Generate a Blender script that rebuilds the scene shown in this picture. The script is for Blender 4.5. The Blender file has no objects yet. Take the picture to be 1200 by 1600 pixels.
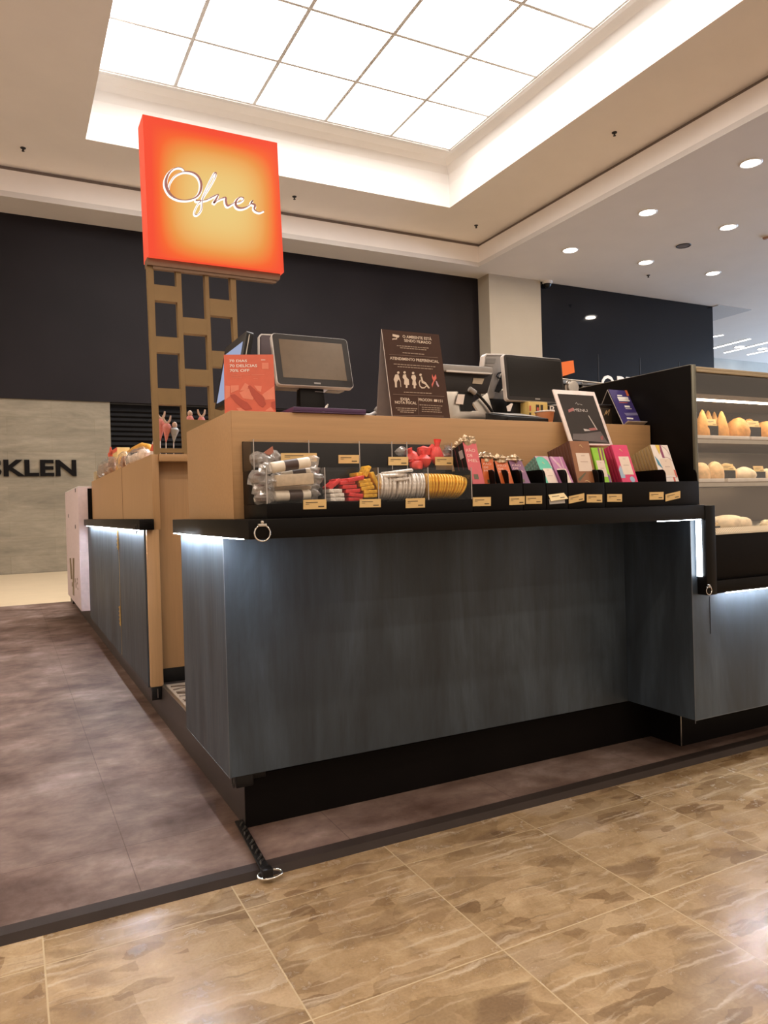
import bpy, bmesh, math, random
from mathutils import Vector, Matrix
random.seed(7)
PI = math.pi
C = bpy.context.scene.collection
S = bpy.context.scene

# ------------------------------------------------------------------ camera
F = 1150.0
CAM_H = 1.0
AX = [Vector(v) for v in ((0.8913, 0.0273, -0.4537), (-0.4528, -0.0089, -0.8916), (-0.0284, 0.9996, 0.0044))]
_x = AX[0].normalized(); _y = (AX[1] - _x * AX[1].dot(_x)).normalized(); _z = _x.cross(_y)
R3 = Matrix((_x, _y, _z))                  # rows: world axes seen from the camera
EYE = Vector((0, 0, CAM_H))
cam_d = bpy.data.cameras.new('camera'); cam = bpy.data.objects.new('camera', cam_d); C.objects.link(cam)
cam_d.sensor_fit = 'VERTICAL'; cam_d.sensor_height = 24.0; cam_d.lens = 24.0 * F / 1600.0
cam_d.clip_start = 0.05; cam_d.clip_end = 200
cam.matrix_world = Matrix.Translation(EYE) @ R3.to_4x4()
S.camera = cam

def ray(px, py):
    return R3 @ Vector((px - 600.0, 800.0 - py, -F))
def on(ax, val, px, py):
    r = ray(px, py); t = (val - EYE[ax]) / r[ax]
    return EYE + r * t
def aty(px, py, y): return on(1, y, px, py)
def atx(px, py, x): return on(0, x, px, py)
def atz(px, py, z): return on(2, z, px, py)

# ------------------------------------------------------------------ world and exposure
w = bpy.data.worlds.new('world'); S.world = w; w.use_nodes = True
w.node_tree.nodes['Background'].inputs[0].default_value = (1.0, 0.80, 0.63, 1)
w.node_tree.nodes['Background'].inputs[1].default_value = 0.88
S.view_settings.view_transform = 'Standard'; S.view_settings.look = 'None'
S.view_settings.exposure = -0.12; S.view_settings.gamma = 1.0; S.view_settings.use_curve_mapping = False
L_PANEL = 8.5      # luminous ceiling
L_DOWN = 14.0      # downlight lenses
W_DOWN = 50.0     # watts of each downlight
L_LED = 350.0       # cold led strips under the counters
L_CASE = 32.0       # warm led strips in the display case

# ------------------------------------------------------------------ materials
MATS = {}
def _nodes(name):
    m = bpy.data.materials.new(name); m.use_nodes = True
    nt = m.node_tree; b = nt.nodes['Principled BSDF']
    MATS[name] = m
    return m, nt, b
def _noise(nt, scale, detail=4, rough=0.55, sc=(1, 1, 1), dist=0.0, coord='Object'):
    tc = nt.nodes.new('ShaderNodeTexCoord'); mp = nt.nodes.new('ShaderNodeMapping'); n = nt.nodes.new('ShaderNodeTexNoise')
    mp.inputs['Scale'].default_value = sc
    n.inputs['Scale'].default_value = scale; n.inputs['Detail'].default_value = detail
    n.inputs['Roughness'].default_value = rough; n.inputs['Distortion'].default_value = dist
    nt.links.new(tc.outputs[coord], mp.inputs[0]); nt.links.new(mp.outputs[0], n.inputs['Vector'])
    return n, mp
def _ramp(nt, fac, stops):
    r = nt.nodes.new('ShaderNodeValToRGB')
    while len(r.color_ramp.elements) < len(stops): r.color_ramp.elements.new(0.5)
    for e, (p, c) in zip(r.color_ramp.elements, stops):
        e.position = p; e.color = (*c, 1) if len(c) == 3 else c
    nt.links.new(fac, r.inputs[0]); return r
def _mix(nt, fac, a, b, mode='MIX'):
    m = nt.nodes.new('ShaderNodeMix'); m.data_type = 'RGBA'; m.blend_type = mode
    if hasattr(fac, 'links'): nt.links.new(fac, m.inputs[0])
    else: m.inputs[0].default_value = fac
    for i, v in ((6, a), (7, b)):
        if hasattr(v, 'links'): nt.links.new(v, m.inputs[i])
        else: m.inputs[i].default_value = (*v, 1)
    return m.outputs[2]
def pm(name, col, rough=0.5, metal=0.0, var=0.06, scale=30, spec=0.5, bump=0.0, coat=0.0, sc=(1, 1, 1)):
    """plain procedural material: a colour gently broken up by noise"""
    m, nt, b = _nodes(name)
    n, _ = _noise(nt, scale, sc=sc)
    lo = tuple(max(0, c * (1 - var)) for c in col); hi = tuple(min(1, c * (1 + var)) for c in col)
    r = _ramp(nt, n.outputs[0], [(0.3, lo), (0.7, hi)])
    nt.links.new(r.outputs[0], b.inputs['Base Color'])
    b.inputs['Roughness'].default_value = rough; b.inputs['Metallic'].default_value = metal
    b.inputs['Specular IOR Level'].default_value = spec; b.inputs['Coat Weight'].default_value = coat
    if bump:
        bp = nt.nodes.new('ShaderNodeBump'); bp.inputs['Strength'].default_value = bump; bp.inputs['Distance'].default_value = 0.004
        nt.links.new(n.outputs[0], bp.inputs['Height']); nt.links.new(bp.outputs[0], b.inputs['Normal'])
    return m
def em(name, col, strength):
    m, nt, b = _nodes(name)
    b.inputs['Base Color'].default_value = (0.04, 0.03, 0.03, 1); b.inputs['Specular IOR Level'].default_value = 0.2; b.inputs['Roughness'].default_value = 0.4
    b.inputs['Emission Color'].default_value = (*col, 1); b.inputs['Emission Strength'].default_value = strength
    return m
def clear(name, tint=(1, 1, 1), gloss=0.12, rough=0.03, haze=0.0):
    """thin clear sheet: mostly transmitting, with a clear reflection at grazing angles"""
    m = bpy.data.materials.new(name); m.use_nodes = True; nt = m.node_tree; nt.nodes.clear(); MATS[name] = m
    o = nt.nodes.new('ShaderNodeOutputMaterial'); t = nt.nodes.new('ShaderNodeBsdfTransparent'); g = nt.nodes.new('ShaderNodeBsdfGlossy')
    t.inputs[0].default_value = (*tint, 1); g.inputs['Roughness'].default_value = rough
    fr = nt.nodes.new('ShaderNodeFresnel'); fr.inputs[0].default_value = 1.45
    ad = nt.nodes.new('ShaderNodeMath'); ad.operation = 'MULTIPLY_ADD'; ad.inputs[1].default_value = 1.0; ad.inputs[2].default_value = gloss - 0.04 if gloss > 0.04 else 0.0
    ge = nt.nodes.new('ShaderNodeNewGeometry'); inv = nt.nodes.new('ShaderNodeMath'); inv.operation = 'SUBTRACT'; inv.inputs[0].default_value = 1.0
    nt.links.new(ge.outputs['Backfacing'], inv.inputs[1])
    fm = nt.nodes.new('ShaderNodeMath'); fm.operation = 'MULTIPLY'; nt.links.new(fr.outputs[0], fm.inputs[0]); nt.links.new(inv.outputs[0], fm.inputs[1])
    nt.links.new(fm.outputs[0], ad.inputs[0])
    mx = nt.nodes.new('ShaderNodeMixShader'); nt.links.new(ad.outputs[0], mx.inputs[0])
    nt.links.new(t.outputs[0], mx.inputs[1]); nt.links.new(g.outputs[0], mx.inputs[2])
    out = mx.outputs[0]
    if haze:
        d = nt.nodes.new('ShaderNodeBsdfDiffuse'); d.inputs[0].default_value = (0.8, 0.76, 0.72, 1)
        n = nt.nodes.new('ShaderNodeTexNoise'); n.inputs['Scale'].default_value = 90; n.inputs['Detail'].default_value = 3
        rr = nt.nodes.new('ShaderNodeMapRange'); rr.inputs[1].default_value = 0.42; rr.inputs[2].default_value = 0.7
        rr.inputs[3].default_value = haze * 0.3; rr.inputs[4].default_value = haze * 2
        nt.links.new(n.outputs[0], rr.inputs[0])
        m2 = nt.nodes.new('ShaderNodeMixShader'); nt.links.new(rr.outputs[0], m2.inputs[0])
        nt.links.new(out, m2.inputs[1]); nt.links.new(d.outputs[0], m2.inputs[2]); out = m2.outputs[0]
    nt.links.new(out, o.inputs[0]); return m

def make_wood(name, col, axis='z'):
    m, nt, b = _nodes(name)
    sc = {'z': (30, 30, 1.2), 'x': (1.2, 30, 30), 'y': (30, 1.2, 30)}[axis]
    n, _ = _noise(nt, 3.0, 6, 0.6, sc)
    n2, _ = _noise(nt, 2.0, 2)
    a = _ramp(nt, n.outputs[0], [(0.25, tuple(c * 0.90 for c in col)), (0.75, tuple(min(1, c * 1.06) for c in col))])
    c2 = _ramp(nt, n2.outputs[0], [(0.3, (0.94, 0.94, 0.94)), (0.7, (1, 1, 1))])
    nt.links.new(_mix(nt, 1.0, a.outputs[0], c2.outputs[0], 'MULTIPLY'), b.inputs['Base Color'])
    b.inputs['Roughness'].default_value = 0.45; b.inputs['Specular IOR Level'].default_value = 0.4
    return m
wood = make_wood('beech_laminate', (0.47, 0.275, 0.128), 'z')
wood_h = make_wood('beech_laminate_riser', (0.47, 0.275, 0.128), 'x')

def make_slate():
    m, nt, b = _nodes('slate_laminate')
    n, _ = _noise(nt, 1.4, 5, 0.6, (3.2, 3.2, 0.8), 0.6)
    n2, _ = _noise(nt, 8.0, 6, 0.7, (6, 6, 0.45))
    a = _ramp(nt, n.outputs[0], [(0.28, (0.016, 0.020, 0.025)), (0.5, (0.030, 0.039, 0.049)), (0.72, (0.058, 0.076, 0.096))])
    c2 = _ramp(nt, n2.outputs[0], [(0.3, (0.72, 0.72, 0.72)), (0.7, (1.15, 1.15, 1.15))])
    nt.links.new(_mix(nt, 1.0, a.outputs[0], c2.outputs[0], 'MULTIPLY'), b.inputs['Base Color'])
    r = _ramp(nt, n2.outputs[0], [(0.3, (0.42,) * 3), (0.7, (0.58,) * 3)])
    nt.links.new(r.outputs[0], b.inputs['Roughness'])
    b.inputs['Specular IOR Level'].default_value = 0.45
    return m
slate = make_slate()

def make_vinyl():
    m, nt, b = _nodes('mauve_vinyl_floor')
    n, _ = _noise(nt, 2.6, 9, 0.66, (1, 1, 1), 0.25)
    n2, _ = _noise(nt, 7.0, 6, 0.68, (0.8, 1.5, 1))
    a = _ramp(nt, n.outputs[0], [(0.33, (0.072, 0.040, 0.030)), (0.45, (0.130, 0.084, 0.067)), (0.56, (0.185, 0.128, 0.106)), (0.68, (0.275, 0.212, 0.188))])
    c2 = _ramp(nt, n2.outputs[0], [(0.3, (0.70, 0.67, 0.65)), (0.7, (1.16, 1.15, 1.14))])
    col = _mix(nt, 1.0, a.outputs[0], c2.outputs[0], 'MULTIPLY')
    tc = nt.nodes.new('ShaderNodeTexCoord'); br = nt.nodes.new('ShaderNodeTexBrick'); mp = nt.nodes.new('ShaderNodeMapping')
    mp.inputs['Location'].default_value = (-0.285, 0.09, 0)
    mp.inputs['Rotation'].default_value = (0, 0, 0)
    nt.links.new(tc.outputs['Object'], mp.inputs[0]); nt.links.new(mp.outputs[0], br.inputs['Vector'])
    br.offset = 0.0
    br.inputs['Scale'].default_value = 1.0; br.inputs['Brick Width'].default_value = 0.61; br.inputs['Row Height'].default_value = 0.61
    br.inputs['Mortar Size'].default_value = 0.0016; br.inputs['Mortar Smooth'].default_value = 0.3
    br.inputs['Color1'].default_value = (1.05, 1.04, 1.03, 1); br.inputs['Color2'].default_value = (0.93, 0.93, 0.94, 1); br.inputs['Mortar'].default_value = (0.62, 0.6, 0.58, 1)
    nt.links.new(_mix(nt, 1.0, col, br.outputs[0], 'MULTIPLY'), b.inputs['Base Color'])
    b.inputs['Roughness'].default_value = 0.58; b.inputs['Specular IOR Level'].default_value = 0.16
    return m
vinyl = make_vinyl()

def make_marble():
    m, nt, b = _nodes('breccia_marble_tiles')
    tc = nt.nodes.new('ShaderNodeTexCoord')
    # every tile is cut from its own slab: random shift per tile
    sn = nt.nodes.new('ShaderNodeVectorMath'); sn.operation = 'ADD'; sn.inputs[1].default_value = (0.022, -0.083, 0)
    nt.links.new(tc.outputs['Object'], sn.inputs[0])
    dv = nt.nodes.new('ShaderNodeVectorMath'); dv.operation = 'DIVIDE'; dv.inputs[1].default_value = (0.4667, 0.4667, 1)
    fl = nt.nodes.new('ShaderNodeVectorMath'); fl.operation = 'FLOOR'
    nt.links.new(sn.outputs[0], dv.inputs[0]); nt.links.new(dv.outputs[0], fl.inputs[0])
    wn = nt.nodes.new('ShaderNodeTexWhiteNoise'); wn.noise_dimensions = '2D'; nt.links.new(fl.outputs[0], wn.inputs['Vector'])
    off = nt.nodes.new('ShaderNodeVectorMath'); off.operation = 'MULTIPLY_ADD'; off.inputs[1].default_value = (7, 7, 0)
    nt.links.new(wn.outputs['Color'], off.inputs[0]); nt.links.new(tc.outputs['Object'], off.inputs[2])
    base = off.outputs[0]
    nd = nt.nodes.new('ShaderNodeTexNoise'); nd.inputs['Scale'].default_value = 7; nd.inputs['Detail'].default_value = 6; nd.inputs['Roughness'].default_value = 0.6
    nt.links.new(base, nd.inputs['Vector'])
    vm = nt.nodes.new('ShaderNodeVectorMath'); vm.operation = 'MULTIPLY_ADD'; vm.inputs[1].default_value = (0.06, 0.06, 0)
    nt.links.new(nd.outputs['Color'], vm.inputs[0]); nt.links.new(base, vm.inputs[2])
    def vor(rot, sc, feature='F1'):
        mp = nt.nodes.new('ShaderNodeMapping'); mp.inputs['Rotation'].default_value = (0, 0, rot); mp.inputs['Scale'].default_value = (*sc, 1)
        nt.links.new(vm.outputs[0], mp.inputs[0])
        v = nt.nodes.new('ShaderNodeTexVoronoi'); v.feature = feature; v.inputs['Scale'].default_value = 1.0
        nt.links.new(mp.outputs[0], v.inputs['Vector']); return v
    v1 = vor(0.6, (5.5, 11)); sep = nt.nodes.new('ShaderNodeSeparateColor'); nt.links.new(v1.outputs['Color'], sep.inputs[0])
    e1 = vor(0.6, (5.5, 11), 'DISTANCE_TO_EDGE')
    chips = _ramp(nt, sep.outputs[0], [(0.0, (0.150, 0.092, 0.052)), (0.10, (0.200, 0.130, 0.078)), (0.22, (0.270, 0.180, 0.100)), (0.50, (0.330, 0.225, 0.128)), (0.80, (0.385, 0.275, 0.165)), (1.0, (0.46, 0.355, 0.255))])
    mn = nt.nodes.new('ShaderNodeTexNoise'); mn.inputs['Scale'].default_value = 11; mn.inputs['Detail'].default_value = 9; mn.inputs['Roughness'].default_value = 0.7
    nt.links.new(vm.outputs[0], mn.inputs['Vector'])
    mcol = _ramp(nt, mn.outputs[0], [(0.30, (0.225, 0.145, 0.075)), (0.5, (0.345, 0.235, 0.128)), (0.70, (0.44, 0.32, 0.19))])
    # shard mask: only some cells read as shards, their rims melt into the matrix
    msk = _ramp(nt, e1.outputs['Distance'], [(0.03, (0, 0, 0)), (0.16, (1, 1, 1))])
    pick = _ramp(nt, sep.outputs[1], [(0.30, (0.12,) * 3), (0.65, (0.66,) * 3)])
    mk = _mix(nt, 1.0, msk.outputs[0], pick.outputs[0], 'MULTIPLY')
    c1 = _mix(nt, mk, mcol.outputs[0], chips.outputs[0])
    v3 = vor(-0.55, (4.2, 9.0)); s3 = nt.nodes.new('ShaderNodeSeparateColor'); nt.links.new(v3.outputs['Color'], s3.inputs[0])
    sh = _ramp(nt, s3.outputs[0], [(0.0, (0.80, 0.77, 0.74)), (0.25, (0.93, 0.92, 0.91)), (0.6, (1.02, 1.01, 1.0)), (1.0, (1.16, 1.17, 1.20))])
    c1 = _mix(nt, 1.0, c1, sh.outputs[0], 'MULTIPLY')
    big = nt.nodes.new('ShaderNodeTexNoise'); big.inputs['Scale'].default_value = 2.2; big.inputs['Detail'].default_value = 4; nt.links.new(base, big.inputs['Vector'])
    bg = _ramp(nt, big.outputs[0], [(0.3, (0.86, 0.83, 0.79)), (0.7, (1.12, 1.12, 1.13))])
    c1 = _mix(nt, 1.0, c1, bg.outputs[0], 'MULTIPLY')
    v2 = vor(-0.7, (12, 26)); s2 = nt.nodes.new('ShaderNodeSeparateColor'); nt.links.new(v2.outputs['Color'], s2.inputs[0])
    dk = _ramp(nt, s2.outputs[1], [(0.0, (1.12, 1.12, 1.14)), (0.12, (1, 1, 1)), (0.80, (1, 1, 1)), (0.90, (0.90, 0.88, 0.86)), (1.0, (0.62, 0.57, 0.53))])
    c1 = _mix(nt, 1.0, c1, dk.outputs[0], 'MULTIPLY')
    # short pale streaks running with the shards
    def streak(rot, sc, lo, hi, col, amt):
        nonlocal c1
        mp = nt.nodes.new('ShaderNodeMapping'); mp.inputs['Rotation'].default_value = (0, 0, rot); mp.inputs['Scale'].default_value = (*sc, 1)
        nt.links.new(vm.outputs[0], mp.inputs[0])
        n = nt.nodes.new('ShaderNodeTexNoise'); n.inputs['Scale'].default_value = 1; n.inputs['Detail'].default_value = 3; nt.links.new(mp.outputs[0], n.inputs['Vector'])
        rr = _ramp(nt, n.outputs[0], [(lo, (0, 0, 0)), (hi, (amt,) * 3)])
        c1 = _mix(nt, rr.outputs[0], c1, col)
    streak(1.35, (3.5, 46), 0.60, 0.72, (0.58, 0.46, 0.33), 0.6)
    streak(0.75, (4, 38), 0.60, 0.72, (0.56, 0.44, 0.31), 0.6)
    streak(-0.5, (5, 42), 0.63, 0.74, (0.50, 0.37, 0.23), 0.55)
    streak(0.3, (3, 60), 0.66, 0.76, (0.13, 0.085, 0.05), 0.6)
    sp = nt.nodes.new('ShaderNodeTexNoise'); sp.inputs['Scale'].default_value = 150; sp.inputs['Detail'].default_value = 2; nt.links.new(tc.outputs['Object'], sp.inputs['Vector'])
    sr = _ramp(nt, sp.outputs[0], [(0.25, (0.80,) * 3), (0.6, (0.92,) * 3)])
    c1 = _mix(nt, 1.0, c1, sr.outputs[0], 'MULTIPLY')
    br = nt.nodes.new('ShaderNodeTexBrick'); br.offset = 0.0
    nt.links.new(sn.outputs[0], br.inputs['Vector'])
    br.inputs['Scale'].default_value = 1.0; br.inputs['Brick Width'].default_value = 0.4667; br.inputs['Row Height'].default_value = 0.4667
    br.inputs['Mortar Size'].default_value = 0.0022; br.inputs['Mortar Smooth'].default_value = 0.3
    c3 = _mix(nt, br.outputs['Fac'], c1, (0.43, 0.32, 0.19))
    nt.links.new(c3, b.inputs['Base Color'])
    rg = _ramp(nt, mn.outputs[0], [(0.3, (0.30,) * 3), (0.7, (0.20,) * 3)]); nt.links.new(rg.outputs[0], b.inputs['Roughness'])
    b.inputs['Specular IOR Level'].default_value = 0.42
    bp = nt.nodes.new('ShaderNodeBump'); bp.inputs['Strength'].default_value = 0.25; bp.inputs['Distance'].default_value = 0.002; bp.invert = True
    nt.links.new(br.outputs['Fac'], bp.inputs['Height']); nt.links.new(bp.outputs[0], b.inputs['Normal'])
    return m
marble = make_marble()

def make_concrete():
    m, nt, b = _nodes('board_marked_concrete')
    n, _ = _noise(nt, 1.2, 7, 0.65, (0.6, 1, 3.0), 0.6)
    n2, _ = _noise(nt, 10, 6, 0.7, (0.5, 1, 2.5))
    a = _ramp(nt, n.outputs[0], [(0.25, (0.150, 0.125, 0.088)), (0.5, (0.240, 0.200, 0.143)), (0.75, (0.32, 0.272, 0.20))])
    c2 = _ramp(nt, n2.outputs[0], [(0.25, (0.85,) * 3), (0.75, (1.08,) * 3)])
    tc = nt.nodes.new('ShaderNodeTexCoord'); mp = nt.nodes.new('ShaderNodeMapping'); br = nt.nodes.new('ShaderNodeTexBrick')
    mp.inputs['Rotation'].default_value = (PI / 2, 0, 0)
    nt.links.new(tc.outputs['Object'], mp.inputs[0]); nt.links.new(mp.outputs[0], br.inputs['Vector'])
    br.inputs['Scale'].default_value = 1; br.inputs['Brick Width'].default_value = 1.5; br.inputs['Row Height'].default_value = 0.32
    br.inputs['Mortar Size'].default_value = 0.008; br.inputs['Mortar Smooth'].default_value = 0.8
    br.inputs['Color1'].default_value = (1.04, 1.04, 1.04, 1); br.inputs['Color2'].default_value = (0.9, 0.9, 0.9, 1); br.inputs['Mortar'].default_value = (0.85, 0.84, 0.8, 1)
    c = _mix(nt, 1.0, a.outputs[0], c2.outputs[0], 'MULTIPLY'); c = _mix(nt, 1.0, c, br.outputs[0], 'MULTIPLY')
    nt.links.new(c, b.inputs['Base Color']); b.inputs['Roughness'].default_value = 0.8
    return m
concrete = make_concrete()

plaster = pm('painted_plaster', (0.86, 0.79, 0.73), 0.8, var=0.02, scale=1.5)  # one ceiling paint; lightened here to make up for weak light on the soffit
plaster_dimmed = pm('painted_plaster_dimmed_lower_ceiling', (0.62, 0.565, 0.52), 0.8, var=0.02, scale=1.5)  # same ceiling paint, darkened in colour to dim the light on it
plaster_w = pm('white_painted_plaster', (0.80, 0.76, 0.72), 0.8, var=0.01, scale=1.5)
plaster_beam = pm('painted_plaster_column', (0.37, 0.31, 0.235), 0.75, var=0.02, scale=2)
groove_m = pm('shadow_gap_paint', (0.22, 0.17, 0.14), 0.9)
fascia_m = pm('charcoal_fascia', (0.0125, 0.0095, 0.0105), 0.6, var=0.15, scale=0.8, spec=0.14)
darkglass = pm('black_glass_cladding', (0.006, 0.007, 0.010), 0.04, var=0.2, scale=1, spec=0.35)
shutter_m = pm('black_roller_shutter', (0.0065, 0.0055, 0.0055), 0.6, var=0.2, scale=6, spec=0.12)
black = pm('black_lacquer', (0.0040, 0.0030, 0.0030), 0.40, spec=0.10)
blackm = pm('black_matt_board', (0.012, 0.010, 0.010), 0.6, spec=0.2)
blackslab = pm('black_countertop', (0.0045, 0.0036, 0.0032), 0.36, spec=0.12)
trim_m = pm('dark_brown_trim', (0.034, 0.024, 0.020), 0.65, spec=0.15, var=0.1, scale=12)
plinth_m = pm('dark_plinth_laminate', (0.0045, 0.0034, 0.0032), 0.5, spec=0.08, var=0.15, scale=5)
plat_m = pm('brown_platform_edge', (0.036, 0.027, 0.024), 0.45, var=0.12, scale=8)
gold_paint = pm('ochre_painted_metal', (0.245, 0.150, 0.055), 0.5, var=0.08, scale=8)
gold_rail = pm('brown_painted_metal', (0.20, 0.115, 0.065), 0.5)
chrome = pm('chrome', (0.75, 0.73, 0.70), 0.18, 1.0)
steel = pm('brushed_steel', (0.55, 0.51, 0.46), 0.35, 1.0, sc=(1, 20, 1))
alu_edge = pm('aluminium_edge', (0.6, 0.56, 0.5), 0.3, 1.0)
brass = pm('brass', (0.62, 0.43, 0.18), 0.3, 1.0)
white_pl = pm('white_plastic', (0.70, 0.66, 0.64), 0.4)
white_box_m = pm('white_cabinet_paint', (0.62, 0.50, 0.50), 0.5)
grey_pl = pm('grey_plastic', (0.30, 0.28, 0.265), 0.45)
dgrey_pl = pm('dark_grey_plastic', (0.024, 0.020, 0.019), 0.45, spec=0.3)
black_pl = pm('black_plastic', (0.008, 0.007, 0.007), 0.4, spec=0.25)
screen_off = pm('switched_off_screen', (0.010, 0.009, 0.0085), 0.12, spec=0.35)
screen_warm = pm('screen_painted_reflection', (0.125, 0.082, 0.046), 0.25, spec=0.4)  # screen is off; the tan room reflection is put into its base colour
screen_blue = em('lit_tablet_screen', (0.42, 0.52, 0.78), 0.75)
paper = pm('white_paper', (0.78, 0.70, 0.66), 0.6)
paper_grey = pm('grey_card_back', (0.36, 0.32, 0.33), 0.7)
notice_m = pm('brown_printed_card', (0.060, 0.030, 0.021), 0.6, spec=0.15)
ink_beige = pm('beige_print', (0.62, 0.50, 0.40), 0.6)
ink_line = pm('thin_beige_print', (0.20, 0.13, 0.10), 0.6)
ink_dark = pm('dark_print', (0.05, 0.035, 0.02), 0.6)
ink_white = pm('white_print', (0.85, 0.80, 0.76), 0.6)
ink_red = pm('red_print', (0.60, 0.12, 0.09), 0.6)
ink_pinkish = pm('lilac_print', (0.45, 0.30, 0.36), 0.6)
promo_m = pm('orange_red_printed_card', (0.62, 0.115, 0.060), 0.45)
promo_l = pm('salmon_print', (0.72, 0.22, 0.14), 0.5)
promo_d = pm('brick_print', (0.42, 0.060, 0.032), 0.5)
label_m = pm('gold_price_card', (0.66, 0.45, 0.19), 0.45)
purple_card = pm('purple_printed_card', (0.055, 0.038, 0.17), 0.35)
purple_tray = pm('purple_plastic', (0.065, 0.022, 0.080), 0.35)
acrylic = clear('clear_acrylic', (0.96, 0.96, 0.96), 0.04)
acrylic_edge = pm('frosted_acrylic_edge', (0.42, 0.38, 0.36), 0.25)
cello = clear('clear_wrapping', (0.95, 0.93, 0.91), 0.18, 0.12, haze=0.22)
thin_bag = clear('thin_clear_bag', (0.98, 0.96, 0.94), 0.12, 0.15, haze=0.10)
glass = clear('display_glass', (0.98, 0.97, 0.95), 0.08)
led_cold = em('cold_led_strip', (0.80, 0.90, 1.0), L_LED)
led_warm = em('warm_led_strip', (1.0, 0.86, 0.66), L_CASE)
panel_em = em('luminous_ceiling_sheet', (1.0, 0.965, 0.93), L_PANEL)
down_em = em('downlight_lens', (1.0, 0.93, 0.84), L_DOWN)
strip_em = em('linear_ceiling_light', (1.0, 0.98, 0.97), 5.0)
slate_edge = pm('pale_laminate_edge', (0.10, 0.10, 0.105), 0.5, spec=0.2)

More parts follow.
